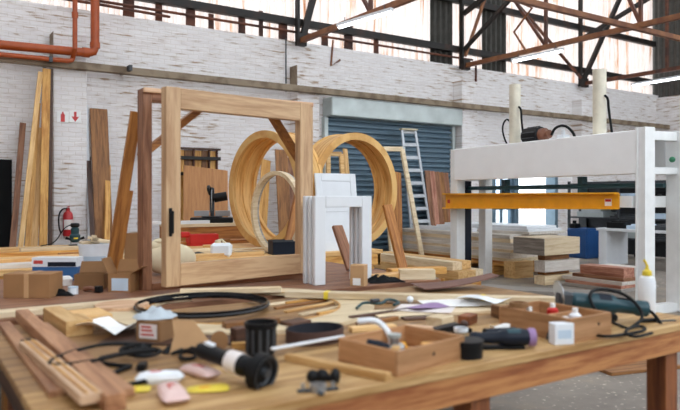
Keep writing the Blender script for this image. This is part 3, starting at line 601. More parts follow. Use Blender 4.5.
def ringwood():
    m = wood('golden', 'y').copy(); m.name = 'ring_laminate'; return m
RW = wood('ringwood', 'ring')
c = gv(353, 0, 7.62); r2 = .79
ring_thing('wooden_ring', 'deep golden wooden ring facing the room, right of the other ring', (c.x, 7.5, BZ+r2), r2, r2-.10, .38, R(8), RW, RW, 'big laminated rings')
c = gv(262, 0, 8.05); r1 = .795
ring_thing('wooden_ring', 'deep golden wooden ring turned sideways, behind the window frame', (c.x, 8.05, BZ+r1), r1, r1-.10, .42, R(-80), RW, RW, 'big laminated rings')
c = gd(283, 0, 8.0)
t = thing('curved_casing', 'slender grey-brown wooden hoop leaning inside the sideways ring', 'hoop', (c.x-.12, c.y, BZ+.5), R(-82))
rt_ = Matrix.Rotation(PI/2, 4, 'X')
MB().lathe([(.455, 0), (.5, 0), (.5, -.07), (.455, -.07)], 48, rt_, loop=True, a0=-.7, a1=PI+1.5).build('hoop_face', wood('pale', 'y'), t); MB().lathe([(.46, -.07), (.495, -.07), (.495, -.1), (.46, -.1)], 48, rt_, loop=True, a0=-.7, a1=PI+1.5).build('hoop_back', wood('grey', 'y'), t)
plank('leaning_board', 'short golden plank leaning inside the window frame by its right stile', 'board', (gv(286, 0, 6.98).x, 6.98, BZ+.012), gv(299, 192, 7.1), .1, .04, wood('orange'), up=(0, -1, 0))
# white panelled door leaning on the right ring
a, b = gv(318, 0, 7.1), gv(358.5, 0, 7.1); wd = b.x-a.x
t = thing('cabinet_door', 'small white panelled door leaning against the right wooden ring', 'door', (a.x, 7.05, BZ), 0, rot=(R(-7), 0, 0))
hd = 1.0
for x in (0, wd-.09): MB().box(x, x+.09, 0, .03, 0, hd).build('stile', M['white_paint'], t)
for z0, z1 in ((hd-.1, hd), (0, .12), (.5, .58)): MB().box(.09, wd-.09, 0, .03, z0, z1).build('rail', M['white_paint'], t)
MB().box(.09, wd-.09, .008, .022, .12, hd-.1, 0).build('panel', M['white_paint'], t)
# ------------------------------------------------------------------ things along the back wall
lean('plywood_sheet', 'brown plywood sheet standing behind the mitre saw', (206, 168), (206, 222), 12.7, 12.45, .95, .02, wood('ply'), cat='panel')
a, b = gv(179, 0, 12.9), gv(222, 0, 12.9)
t = thing('wall_rack', 'wooden rack with dark iron bars against the white wall', 'rack', (a.x, 12.9, 0)); L = b.x-a.x
for i in range(5): MB().box(L*i/5+.005, L*(i+1)/5-.005, .2, .23, 0, 2.55).build('back_board', wood('brown' if i % 2 else 'golden', 'z'), t)
for z in (2.02, 2.35): MB().box(-.02, L+.02, .1, .15, z, z+.07).build('iron_bar', M['black_steel'], t)
for x in (.02, .36, .7, L-.06): MB().box(x, x+.035, .15, .2, 0, 2.6).build('upright', M['rust_dark'], t)
MB().box(-.02, L+.02, .1, .24, 2.56, 2.6).build('top_bar', wood('dark'), t)
lean('leaning_board', 'brown board leaning upright seen through the sideways ring', (281, 150), (285, 228), 12.6, 12.2, .3, .03, wood('brown'))
lean('leaning_board', 'golden board leaning left of the brown one inside the ring', (266, 160), (262, 228), 12.7, 12.3, .22, .03, wood('golden'))
lean('leaning_board', 'narrow meranti board leaning behind the sideways ring at right', (290, 158), (292, 228), 12.8, 12.3, .16, .03, wood('meranti'))
def open_frame(name, label, tl, tr, bl_, br, v, vb, w_, t_, kind):
    def ext(top, bot):
        T, B = gv(*top, v), gv(*bot, vb); s = (T.z-.02)/(T.z-B.z); return T, T+(B-T)*s
    T0, B0 = ext(tl, bl_); T1, B1 = ext(tr, br); t = thing(name, label, 'frame', (B0+B1)/2); o_ = (B0+B1)/2
    for a_, b_ in ((B0, T0), (B1, T1)): MB().bar(a_-o_, b_-o_, w_, t_, (0, -1, 0)).build('stile', wood(kind), t)
    MB().bar(T0-o_, T1-o_, w_, t_+.004, (0, -1, 0)).build('top_rail', wood(kind), t); MB().bar(B0-o_+Vector((0, 0, .03)), B1-o_+Vector((0, 0, .03)), w_, t_+.004, (0, -1, 0)).build('bottom_rail', wood(kind), t)
    return t
open_frame('casement_frame', 'pale wooden casement frame leaning left of the ladder', (383, 149), (402, 149), (390, 230), (417, 230), 11.9, 11.5, .11, .06, 'pale')
open_frame('casement_frame', 'pale wooden frame leaning behind, seen inside the right ring', (328, 154), (341, 154), (329, 225), (346, 225), 12.4, 11.9, .1, .06, 'pine')
lean('leaning_board', 'pale upright board inside the right ring against the shutter', (345, 149), (351, 225), 12.5, 12.0, .12, .04, wood('pine'))
lean('leaning_board', 'golden door-sized board between the right ring and the casement frame', (396, 172), (397, 230), 12.5, 12.2, .3, .04, wood('orange'))
kinds = ['meranti', 'red', 'meranti', 'brown', 'meranti']
for i, lb in enumerate(('leftmost upright meranti board right of the ladder', 'second upright reddish board right of the ladder', 'middle upright meranti board right of the ladder', 'fourth upright brown board, near the shutter edge', 'rightmost upright meranti board near the shutter edge')):
    lean('leaning_board', lb, (427+4.6*i, 170.5+.6*i), (433+4.6*i, 232), 12.86, 12.72, .165, .035, wood(kinds[i]), group='meranti boards by the shutter')
# step ladder
t0, t1 = gv(402, 130, 12.66), gv(415, 130.5, 12.66); b0, b1 = gv(411, 228, 12.58), gv(430, 228, 12.58)
def ext(T, B): return T+(B-T)*((T.z-.02)/(T.z-B.z))
f0, f1 = ext(t0, b0), ext(t1, b1); mid = (f0+f1)/2
la = thing('step_ladder', 'tall aluminium ladder leaning on the blue-grey shutter', 'ladder', mid)
for a_, b_ in ((f0, t0), (f1, t1)): MB().bar(a_-mid, b_-mid, .07, .035, (0, -1, 0)).build('rail', M['alu'], la)
nr = 10
for i in range(1, nr+1):
    s = i/(nr+.15); a_, b_ = f0+(t0-f0)*s-mid, f1+(t1-f1)*s-mid; MB().bar(a_, b_, .09, .035, (0, -1, .4)).build('rung', M['alu'], la)
MB().bar(t0-mid+Vector((-.04, 0, .02)), t1-mid+Vector((.04, 0, .02)), .13, .03, (0, 0, 1)).build('top_cap', M['cream'], la)
# ------------------------------------------------------------------ veneer press
pr = thing('veneer_press', 'huge white hydraulic press with a yellow platen beam', 'press', (8.945, 9.541, 0), R(-97.9))
PL = 4.5
def hcol(x0, x1, y0, y1, z1):
    return MB().box(x0, x0+.03, y0, y1, 0, z1).box(x1-.03, x1, y0, y1, 0, z1).box(x0+.03, x1-.03, y0+.02, y0+.06, 0, z1)
MB().box(0, .22, 0, .2, 0, 2.5, .012).build('column', M['press_side'], pr); MB().box(0, .22, .68, .86, 0, 2.5, .012).build('column', M['press_side'], pr)
MB().box(.03, .2, .205, .36, .125, 1.89, 0).build('slot_plate', M['navy'], pr)  # dark plate filling the slot between the left columns
hcol(PL-.16, PL, -.03, .16, 2.53).build('column', M['press_side'], pr); MB().box(PL-.2, PL+.2, .62, .9, 0, 2.5, .012).build('column', M['press_side'], pr)
MB().box(.16, PL-.16, -.02, .1, 1.9, 2.5, .012).build('upper_beam', M['press_white'], pr); MB().box(.34, PL-.34, .8, .88, 1.93, 2.5, .012).build('upper_beam', M['press_white'], pr)
MB().box(.34, PL-.34, .101, .799, 2.4, 2.44).build('top_deck', M['press_side'], pr)
for x in (.02, PL-.15):
    for z0, z1 in ((2.36, 2.48), (1.9, 1.99), (0.0, .12)): MB().box(x, x+.14, .205 if x < 1 else .165, .679 if x < 1 else .619, z0, z1).build('side_beam', M['press_side'], pr)
y_ = MB().prism([(-.05, 1.36), (4.1, 1.42), (4.1, 1.64), (-.05, 1.64)], -.07, -.05, 'xz').box(-.05, 4.1, -.15, -.07, 1.625, 1.65, .002).prism([(-.05, 1.355), (4.1, 1.415), (4.1, 1.435), (-.05, 1.375)], -.15, -.07, 'xz').build('platen_beam', M['yellow'], pr)
MB().box(3.86, 3.98, -.0735, -.0702, 1.46, 1.56, 0).build('warning_label', M['paper'], y_); MB().box(3.87, 3.97, -.0755, -.0736, 1.52, 1.555, 0).build('red_stripe', M['red'], y_)
MB().box(.02, .1, -.0735, -.0702, 1.46, 1.53, 0).build('warning_label', M['label_red'], y_)
MB().box(.3, PL-.2, -.045, .66, 1.44, 1.6).build('platen', M['press_side'], pr)
for yy in (.3, .6): MB().tube([(.2, yy, 1.75), (PL-.2, yy, 1.75)], .036).build('guide_bar', M['teal'], pr)
for x in (1.2, 3.0): MB().box(x, x+.09, .28, .4, 1.6, 1.9).build('platen_hanger', M['teal'], pr)
for x, z in ((1.53, 3.56), (3.42, 3.50)):
    cy_ = MB().lathe([(0, 2.44), (.12, 2.44), (.12, 2.5), (.098, 2.5), (.098, z-.04), (.1, z-.04), (.1, z), (0, z)], 28).build('ram_cylinder', M['ivory'], pr, loc=(x, .3, 0))
    MB().tube([(.1, 0, z-.4), (.16, 0, z-.45), (.17, 0, 2.9), (.22, .02, 2.5), (.24, .02, 2.44)], .018, smooth=1).build('hose', M['rubber'], cy_)
mo = MB().lathe([(0, 0), (.125, 0), (.14, .02), (.14, .36), (.11, .38), (0, .38)], 28, Matrix.Translation((1.84, .28, 2.62)) @ Matrix.Rotation(PI/2, 4, 'Y')).box(1.9, 2.2, .24, .36, 2.44, 2.5).build('pump_motor', M['black'], pr)
MB().lathe([(0, .38), (.11, .38), (.11, .46), (.07, .5), (.07, .56), (0, .56)], 24, Matrix.Translation((1.84, .28, 2.62)) @ Matrix.Rotation(PI/2, 4, 'Y')).build('pump_housing', M['copper'], mo)
for i in range(10):
    a_ = 2*PI*i/10
    MB().box(.03, .34, -.006, .006, .138, .155, 0, Matrix.Translation((1.84, .28, 2.62)) @ Matrix.Rotation(a_, 4, 'X')).build('cooling_fin', M['dark_grey'], mo)
MB().tube([(2.42, .3, 2.6), (2.5, .3, 2.72), (2.72, .3, 2.74), (2.86, .35, 2.6), (2.9, .35, 2.44)], .022, smooth=2).build('pressure_hose', M['rubber'], pr)
MB().tube([(1.43, .3, 2.9), (1.3, .3, 3.0), (1.15, .32, 2.85), (1.2, .35, 2.6), (1.35, .35, 2.44)], .016, smooth=2).build('pressure_hose', M['rubber'], pr)
MB().box(2.6, 2.74, .24, .38, 2.44, 2.58).cyl((2.67, .31, 2.58), (2.67, .31, 2.66), .03).build('valve_block', M['white_paint'], pr)
MB().sphere((4.2, .62, 1.55), .06, (1, 1, 1.3)).cyl((4.2, .66, 1.55), (4.36, .7, 1.55), .02).build('control_knob', M['black'], pr)
MB().sphere((4.5, .5, 2.1), .04).build('indicator', M['green'], pr)
# ------------------------------------------------------------------ timber stacks by the press
bear = []
for i, v in enumerate((12.2, 10.9, 9.4)):
    tag(MB().box(9.95, 11.55, v-.06, v+.06, 0, .2).build('bearer', wood('golden')), ('farthest', 'middle', 'nearest')[i]+' bearer beam under the pale panel stack behind the press', 'beam', 'bearers under the panel stack')
z = .2; rr = random.Random(4)
n_l = 10
ORD[9] = 'tenth'
for i in range(n_l):
    t_ = [.05, .05, .06, .05, .07, .06, .07, .06, .08, .08][i]; k = ['golden', 'orange', 'pale', 'white_wood', 'white_wood', 'pale', 'white_wood', 'white_wood', 'pale', 'white_wood'][i]
    dv = rr.uniform(-.06, .06); du = rr.uniform(-.02, .02)
    nm = ORD[n_l-1-i] if i else 'lowest'
    tag(MB().box(0, 1.46, 0, 3.5, 0, t_-.004).build('panel_pack', wood(k, 'y'), loc=(10.03+du, 8.95+dv, z)), '%s pale timber layer in the long stack behind the press' % nm, 'timber', 'layers of the long stack'); z += t_
zs = z
for i in range(3):
    t_ = .055
    tag(MB().box(0, 1.15-.12*i, 0, 3.0-.3*i, 0, t_-.003).build('white_board', wood('white_wood', 'y') if i < 1 else M['white_paint'], loc=(10.36+.05*i, 8.8+.07*i, z)), '%s white board on top of the long stack behind the press' % ('bottom', 'middle', 'topmost')[i], 'board', 'white boards on the long stack'); z += t_
tag(MB().box(10.2, 10.35, 10.2, 12.2, zs, zs+.08).build('white_board', M['white_paint']), 'narrow white board at the far left top of the long stack', 'board')
p = gz(545, 285.5, 0); zz = 0
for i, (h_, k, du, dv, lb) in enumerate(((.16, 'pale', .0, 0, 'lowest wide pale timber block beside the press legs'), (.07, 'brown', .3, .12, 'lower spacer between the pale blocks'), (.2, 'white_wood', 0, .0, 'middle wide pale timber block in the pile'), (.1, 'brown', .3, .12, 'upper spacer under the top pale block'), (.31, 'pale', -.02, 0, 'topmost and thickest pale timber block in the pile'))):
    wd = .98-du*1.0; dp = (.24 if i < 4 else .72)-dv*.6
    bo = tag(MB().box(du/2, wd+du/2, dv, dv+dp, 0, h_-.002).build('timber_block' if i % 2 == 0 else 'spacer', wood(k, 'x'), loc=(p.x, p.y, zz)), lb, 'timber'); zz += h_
    if i == 4: lab(MB().box(du/2-.008, du/2-.0005, .003, dp-.003, .003, h_-.005, 0).build('shaded_side', wood('grey', 'y'), bo), 'grey side face with the shade put into its colour')  # grey veneer puts the shade of this side into its colour
q = gz(513, 279, 0); tag(MB().box(0, .5, 0, .3, 0, .32).build('timber_block', wood('pine'), loc=(q.x+.05, q.y, 0), rot=(0, 0, R(-4))), 'tan squared timber block left of the pale block pile', 'timber')
# red timber pile
u0, v0_ = 10.02, 6.5; z = 0
for i, (k, du, L_, w_, t_, lb) in enumerate((('grey', -.15, 1.3, 1.1, .06, 'greyish board lowest in the red timber pile'), ('red', -.1, 1.1, 1.0, .05, 'second board from the floor in the red timber pile'), ('white_wood', -.05, 1.2, .9, .06, 'pale board in the middle of the red timber pile'), ('meranti', 0, 1.0, .8, .06, 'dark red board just under the top red beam'), ('red', 0.02, .85, .3, .16, 'squared reddish beam on top of the red timber pile'))):
    tag(MB().box(0, w_, 0, L_, 0, t_-.002).build('timber_board' if i < 4 else 'timber_beam', wood(k, 'y'), loc=(u0+du, v0_+rr.uniform(-.05, .05), z)), lb, 'timber', None); z += t_
tag(MB().box(0, .32, 0, .7, 0, .15).build('white_beam', wood('white_wood', 'y'), loc=(u0+.36, v0_+.05, .23)), 'whitish squared beam right of the reddish one on the pile', 'timber')
for (a, b, w_, k, lb) in (((455, 291), (500, 289), .25, 'grey', 'grey board on the floor at the foot of the left press columns'), ((590, 306), (636, 309), .28, 'red', 'reddish board on the floor right of the power tool')):
    A_, B_ = gz(*a, .02), gz(*b, .02); flat_plank('floor_board', lb, (A_.x, A_.y), (B_.x, B_.y), 0, w_, .04, wood(k))
# low beams in front of the stack, left of the press
A_ = gz(383, 259, .55)
for i in range(2): tag(MB().box(-.05, .75, 0, .12, 0, .34).build('bearer', wood('golden'), loc=(6.95, 7.5+1.1*i, 0)), ('near', 'far')[i]+' support block under the knotty pine beams', 'beam')
for i, (du, dz, k) in enumerate(((0, 0, 'pine'), (.22, 0, 'pine'), (.44, 0, 'pale'), (.05, .13, 'pale'), (.3, .13, 'pine'))):
    tag(MB().box(0, .2, 0, 2.1, 0, .125).build('pine_beam', wood(k, 'y'), loc=(6.92+du, 7.2+.06*i, .34+dz)), ('left lower', 'middle lower', 'right lower', 'left upper', 'right upper')[i]+' knotty pine beam in the low stack left of the press', 'timber', 'low pine beams')
T_ = gd(387, 205, 9.05); B_ = gd(400, 257, 8.85); s_ = (T_.z-.02)/(T_.z-B_.z)
plank('prop_board', 'orange board propped slanting against the right wooden ring', 'board', T_+(B_-T_)*s_, T_, .14, .05, wood('orange'), up=(0, -1, 0))
# white work table, blue cabinet, storage rack
tb = thing('work_table', 'white table seen under the right end of the press', 'table', (13.5, 7.3, 0))
MB().box(0, .9, 0, 2.2, .8, .86).build('tabletop', M['white_paint'], tb)
for y in (.05, 1.95): MB().box(.03, .87, y, y+.2, 0, .799).build('leg', M['white_paint'], tb)
for i, (y, wd, hh, k, lb) in enumerate(((.3, .6, .1, 'dark_grey', 'dark flat case on the white table'), (1.0, .5, .08, 'label_blue', 'pale blue flat carton on the white table'), (1.55, .45, .14, 'black', 'black case at the far end of the white table'))):
    tag(MB().box(.1, .75, 0, wd, 0, hh, .01).box(.2, .6, .05, wd-.05, hh, hh+.03, .01).build('flat_case', M[k], loc=(13.5, 7.3+y, .86)), lb, 'case')
rk = thing('storage_rack', 'dark steel rack loaded with flat sheets behind the white table', 'rack', (15.3, 8.5, 0))
for x in (0, .75):
    for y in (0, 1.6, 3.1): MB().box(x, x+.06, y, y+.06, 0, 2.0).build('upright', M['dark_grey'], rk)
MB().box(.812, .83, -.3, 3.4, .05, 2.0, 0).build('dark_backing', M['dark_grey'], rk)  # dark sheet added so the area behind the table turns dark
for z in (.5, 1.0, 1.5, 1.9): MB().box(.0, .81, .0, 3.16, z, z+.04).build('shelf', M['dark_grey'], rk)
for i in range(9):
    z0 = (.54, 1.04, 1.54)[i % 3]; y0 = (.1, 1.1, 2.1)[i//3]
    tag(MB().box(0, .6, 0, .8, 0, .05+.03*(i % 4)).box(.05, .5, .1, .7, .05+.03*(i % 4), .09+.04*(i % 4)).build('sheet_bundle', (M['dark_grey'], M['label_blue'], M['black'], M['galv'])[i % 4], loc=(15.36, 8.5+y0, z0)),
        '%s bundle on the %s shelf of the dark rack' % (('near', 'middle', 'far')[i//3], ('lower', 'middle', 'upper')[i % 3]), 'bundle', 'bundles on the rack')
cb = thing('blue_cabinet', 'low deep blue cabinet behind the pale timber blocks', 'cabinet', (14.55, 10.5, 0))
MB().box(0, .7, 0, .6, 0, .76, .01).build('body', M['blue_cab'], cb); MB().box(.02, .68, -.02, -.001, .05, .72).build('door', M['blue_cab'], cb); MB().box(-.02, -.001, .03, .57, .05, .72).build('side_panel', M['blue_cab'], cb)
tag(MB().box(0, .25, 0, .2, 0, .12, .02).cyl((.12, .1, .12), (.12, .1, .2), .05).build('desk_device', M['black'], loc=(14.6, 10.9, .76)), 'small black device on the blue cabinet', 'device')
# ------------------------------------------------------------------ clutter on the front bench
def at(px, py, z=BZ): p = gz(px, py, z); return (p.x, p.y, z)
A_, B_ = at(4, 326), at(58, 397)
flat_plank('bench_board', 'thin reddish board nearest the left end of the bench', A_[:2], B_[:2], BZ, .06, .025, wood('tan'))
A_, B_ = at(22, 320), at(116, 412)
flat_plank('bench_board', 'long pinkish board lying across the left of the bench', A_[:2], B_[:2], BZ, .068, .06, wood('tan'))
A_, B_ = at(28, 354), at(92, 412)
gb = flat_plank('grooved_board', 'grooved pale batten with a black cap at its end, at the bench corner', (A_[0], A_[1]), (B_[0], B_[1]), BZ+.026, .075, .035, wood('pinkish'))
L = (Vector(B_)-Vector(A_)).length
for y in (-.015, .015): MB().box(.002, L-.002, y-.004, y+.004, .0176, .022, 0).build('bead', wood('golden'), gb)
MB().box(-.012, .0, -.03, .03, -.016, .022, .006).build('end_cap', M['black'], gb)
A_, B_ = at(43, 328), at(128, 397)
flat_plank('bench_board', 'narrow reddish batten running under the black cables', A_[:2], B_[:2], BZ, .05, .03, wood('tan'))
A_, B_ = at(112, 336), at(240, 336)
flat_plank('dark_underlay', 'wide dark sheet added to darken the bench under the labelled carton and black pot', A_[:2], B_[:2], BZ, .42, .008, wood('dark'))  # thin sheet added to darken the bench between the items
p = at(66, 337)
t = thing('pine_block', 'notched pale pine block at the back left of the bench', 'block', p, R(2))
MB().prism([(0, 0), (.13, 0), (.13, .2), (.09, .22), (.09, .52), (0, .52)], 0, .075, 'xy').build('body', wood('pine', 'y'), t); MB().box(.092, .3, .24, .5, 0, .05).build('tenon', wood('pine'), t)
c = at(245, 309)
CN = Vector(c)
t = thing('plywood_annulus', 'large flat pale plywood ring lying across the bench', 'ring', c)
MB().lathe([(.58, .0), (.80, .0), (.80, .02), (.58, .02)], 96, loop=True).build('ring_body', wood('annulus'), t)
MB().lathe([(.58, .0201), (.592, .0201), (.592, .024), (.58, .024)], 96, loop=True).build('inner_edge', wood('golden'), t)
c = at(203, 307, .921)
t = thing('hoop', 'shiny black hoop lying on the pale plywood ring', 'hoop', c); MB().lathe([(.352, 0), (.395, 0), (.4, .008), (.398, .034), (.39, .036), (.386, .012), (.352, .01)], 80, loop=True).build('band', M['gloss_black'], t)
MB().lathe([(.398, .01), (.406, .012), (.406, .02), (.398, .022)], 80, loop=True).build('rim', M['dark_grey'], t)
tag(MB().lathe([(0, 0), (.16, 0), (.16, .018), (0, .018)], 40).build('round_panel', wood('pinkish'), loc=at(122, 307, .921)), 'tan round plywood disc at the left end of the pale ring', 'disc')
A_, B_ = at(286, 297, .922), at(576, 304.5, .922)
lbd = flat_plank('long_board', 'long pale board laid diagonally across the back of the bench', A_[:2], B_[:2], .923, .085, .042, wood('pale'))
MB().box(.265, .295, -.044, .044, -.0222, .0225, 0).build('yellow_tape', M['yellow_pl'], lbd); MB().box(1.28, 1.31, -.044, .044, -.0222, .0225, 0).build('yellow_tape', M['yellow_pl'], lbd)
A_, B_ = at(180, 293.5, .93), at(288, 292.5, .93)
flat_plank('long_board', 'shorter pale board continuing left behind the black hoop', A_[:2], (B_[0], B_[1]+.1), .923, .08, .036, wood('pale'))
for i, (a, b, k) in enumerate((((285, 313), (345, 301.5), 'pine'), ((275, 309.5), (335, 299.5), 'brown'), ((300, 316), (360, 304), 'pale'), ((268, 306), (318, 299), 'pale'), ((318, 315), (372, 306), 'golden'), ((285, 304), (338, 297.5), 'golden'))):
    A_, B_ = at(*a, .9), at(*b, .9)
    flat_plank('thin_strip', '%s thin wooden strip from the left inside the pale plywood ring' % ('third', 'second', 'fifth', 'first', 'rightmost', 'fourth')[i], A_[:2], B_[:2], BZ, .03, .015, wood(k), group='strips inside the pale ring')
# papers over a board
A_, B_ = at(372, 317), at(512, 309)
flat_plank('shelf_board', 'wide pale board under the scattered papers', A_[:2], B_[:2], BZ, .2, .022, wood('pale'))
def pillow(sx, sy, h, seed, mat, name, parent):
    rd = random.Random(seed); a_, b_, c_ = (rd.uniform(0, 6) for _ in range(3))
    def f(sgn):
        def g(i, j):
            x, y = i*2-1, j*2-1; e = max(0, (1-x**4)*(1-y**4))**.6
            return (x*sx/2*(1-.06*y*y), y*sy/2*(1-.12*math.cos(2*x+a_)), h/2+sgn*h/2*e*(1+.12*math.sin(6*x+b_)*math.sin(4*y+c_)))
        return g
    return MB().grid(14, 10, f(1), 0).grid(14, 10, f(-1), 0).build(name, mat, parent)
def sheet(name, label, px, py, w_, d_, rz, mat, z, curl=.01, cat='paper'):
    p = at(px, py, z); rd = random.Random(px)
    a_, b_ = rd.uniform(0, 6), rd.uniform(0, 6)
    f = lambda i, j: ((i-.5)*w_, (j-.5)*d_, curl*(1+math.sin(4*i+a_)*math.cos(3*j+b_)))
    return tag(MB().grid(8, 8, f, .0012).build(name, mat, loc=p, rot=(0, 0, R(rz))), label, cat)
sheet('paper_sheet', 'large white paper on the board behind the open box', 455, 303.5, .42, .3, -25, M['paper'], .924)
sheet('paper_sheet', 'second white paper lying left under the purple leaflet', 425, 309, .34, .24, -50, M['label_pale'], .924, .004)
sheet('leaflet', 'pale purple leaflet among the white papers', 428, 307, .24, .12, 0, M['purple'], .936, .006)
sheet('plastic_sheet', 'crumpled white plastic film over the end of the papers', 485, 303, .3, .26, 20, M['white_plastic'], .93, .03)
sheet('paper_sheet', 'white paper sheet left of the labelled carton on the bench', 112, 333, .3, .24, -62, M['paper'], .905, .045)
tag(MB().sphere((0, 0, .022), .022).build('white_ball', M['white_plastic'], loc=at(410, 303, .923)), 'small white ball beside the papers', 'ball')
t = thing('teal_strap', 'dark teal strap tangled left of the papers', 'strap', at(375, 307, .924)); MB().tube([(-.15, -.02, .01), (-.05, .05, .03), (.04, -.02, .015), (.13, .05, .035), (.2, .0, .012), (.1, -.06, .012)], .009, smooth=2).build('webbing', M['teal'], t); MB().box(-.03, .03, -.015, .015, .03, .05, .005).build('buckle', M['dark_grey'], t)
# labelled carton, rag, cardboard
p = at(136, 342); carton('cardboard_box', 'small brown carton with a red-printed label, grey rag on top', p, R(-52), .135, .15, .105, M['card_in'], label_mat=M['label_pale'], lab_rect=(.14, .86, .2, .85))
for z_ in (.035, .055, .072): MB().box(.03, .03+.07-.4*(z_-.035), -.003, -.0018, z_, z_+.009, 0).build('red_print', M['label_red'], LASTC)
q = bpy.data.objects['cardboard_box.004'] if 'cardboard_box.004' in bpy.data.objects else None
rg = lump(.19, .17, .05, 21, M['grey_rag'], 'grey_rag', (p[0]+.1, p[1]+.02, BZ+.107), R(-20)); tag(rg, 'pale grey-blue rag crumpled on the labelled carton', 'rag')
cf = thing('cardboard_piece', 'folded cardboard piece with a cut round opening beside the black pot', 'cardboard', at(196, 357), R(-50))
MB().prism([(-.13, 0), (.1, 0), (.12, .03), (.05, .07), (-.05, .16), (-.16, .16), (-.13, .09)], -.003, .003, 'xz', Matrix.Rotation(R(-28), 4, 'X')).build('face', M['card2'], cf)
MB().box(-.13, .1, 0, .09, 0, .005).build('fold', M['card'], cf)
tag(MB().prism([(.04*math.cos(a*PI/12), .045+.045*math.sin(a*PI/12)) for a in range(24)], -.003, .003, 'xz').build('cardboard_disc', M['card'], loc=at(219, 351), rot=(R(-12), 0, R(-33))), 'tan cardboard disc standing left of the black pot', 'cardboard')
# black pot
t = thing('black_pot', 'black ribbed plastic pot standing behind the die grinder', 'pot', at(261, 354))
MB().lathe([(0, 0), (.055, 0), (.062, .01), (.064, .12), (.074, .125), (.074, .145), (.066, .145), (.058, .02), (0, .02)], 32).build('body', M['black'], t)
for i in range(12):
    a_ = 2*PI*i/12; MB().box(.062, .068, -.006, .006, .012, .118, 0, Matrix.Rotation(a_, 4, 'Z')).build('rib', M['dark_grey'], t)
# die grinder
p = at(250, 386)
t = thing('die_grinder', 'black power tool with a pale label and round guard facing the viewer', 'power tool', (p[0]-.02, p[1]+.09, BZ+.072), rot=(0, R(8), R(-66))); t.scale = (.92, .92, .92)
Y_ = Matrix.Rotation(PI/2, 4, 'Y')
MB().lathe([(0, -.2), (.03, -.2), (.036, -.17), (.034, -.06), (.042, -.03), (.044, .06), (.038, .08), (0, .08)], 24, Y_).build('motor_body', M['black'], t)
MB().lathe([(.043, -.03), (.0455, -.02), (.046, .03), (.044, .035)], 24, Y_).build('label_sleeve', M['label_pale'], t)
MB().lathe([(0, .08), (.035, .08), (.04, .1), (.06, .115), (.075, .12), (.075, .165), (.055, .17), (.05, .15), (0, .15)], 32, Y_).build('guard', M['rubber'], t)
MB().lathe([(.045, .151), (.068, .1715), (.072, .1715), (.05, .149)], 32, Y_, loop=True).build('guard_ring', M['dark_grey'], t); MB().lathe([(0, .15), (.02, .15), (.018, .175), (0, .175)], 16, Y_).build('collet', M['dark_grey'], t)
MB().box(-.17, -.12, -.012, .012, .03, .045, .004).build('switch', M['white_plastic'], t)
MB().tube([(-.2, 0, 0), (-.27, .02, -.02), (-.34, -.04, -.055), (-.38, .08, -.065)], .008, smooth=2).build('power_cord', M['rubber'], t)
# sanding belt, sticks, knob, clamp
t = thing('sanding_belt', 'brown sanding belt loop lying on edge in the middle of the bench', 'belt', at(315, 340), R(10))
MB().lathe([(.148, .0), (.154, .0), (.154, .062), (.148, .062)], 48, Matrix.Diagonal((1.0, .8, 1, 1)), loop=True).build('grit_side', M['sandbelt'], t); MB().lathe([(.1435, .001), (.1475, .001), (.1475, .061), (.1435, .061)], 48, Matrix.Diagonal((1.0, .8, 1, 1)), loop=True).build('backing', M['dark_belt'], t)
A_, B_ = at(272, 366), at(340, 343); plank('pale_stick', 'slender white stick pointing to the open wooden box', 'stick', (A_[0], A_[1], .97), (B_[0]+.02, B_[1], .93), .02, .012, M['white_paint'])
A_, B_ = at(287, 360), at(389, 381); flat_plank('pine_batten', 'square pine batten lying against the front of the open box', A_[:2], B_[:2], BZ, .04, .03, wood('pine'))
t = thing('star_knob', 'black lobed plastic knob with a stem near the pine batten', 'knob', at(326, 383), R(-40)); MB().cyl((-.07, 0, .02), (.05, 0, .02), .014).build('stem', M['black'], t)
MB().sphere((-.05, 0, .024), .024).sphere((-.015, 0, .026), .026, (1, .8, 1)).sphere((.035, 0, .028), .028, (.7, 1, 1)).build('lobes', M['black'], t)
t = thing('pipe_clamp', 'small grey steel pipe clamp lying near the bench front', 'clamp', at(318, 391), R(-20)); MB().lathe([(.022, 0), (.03, 0), (.03, .025), (.022, .025)], 20, Matrix.Translation((0, 0, .0)), loop=True).build('ring', M['steel'], t); MB().box(-.075, -.028, -.012, .012, 0, .01).box(.028, .075, -.012, .012, 0, .01).box(-.01, .01, -.06, -.028, 0, .012).build('ear', M['dark_grey'], t); [MB().cyl((x, 0, .01), (x, 0, .03), .007).build('bolt', M['steel'], t) for x in (-.055, .055)]
# open wooden boxes
def tray(name, label, loc, rz, sx, sy, sz, k, hole=None):
    t = thing(name, label, 'box', loc, rz); w_ = .012
    MB().box(0, sx, 0, sy, 0, .008, 0).build('base', wood(k), t)
    MB().box(0, sx, 0, w_, .008, sz).build('front_panel', wood(k), t); MB().box(0, sx, sy-w_, sy, .008, sz).build('rear_panel', wood(k), t)
    for x in (0, sx-w_): MB().box(x, x+w_, w_, sy-w_, .008, sz).build('side_panel', wood(k, 'y'), t)
    if hole: MB().cyl((hole[0], -.0008, hole[1]), (hole[0], .001, hole[1]), .008).build('finger_hole', M['black'], t)
    return t
bx = tray('wooden_box', 'open brown wooden box of tools in the middle of the bench front', (1.6, 2.0, BZ), R(9), .43, .34, .1, 'boxwood', (.22, .055))
def inbox(x, y, z=BZ+.009): a_ = R(9); return (1.6+x*math.cos(a_)-y*math.sin(a_), 2.0+x*math.sin(a_)+y*math.cos(a_), z)
t = thing('screwdriver', 'black-handled screwdriver in the open brown box', 'screwdriver', inbox(.08, .25, BZ+.085), rot=(0, R(12), R(-40))); MB().lathe([(0, 0), (.014, .005), (.018, .05), (.012, .1), (0, .1)], 12, Y_).build('handle', M['navy'], t); MB().cyl((.1, 0, 0), (.2, 0, 0), .004).build('shaft', M['steel'], t)
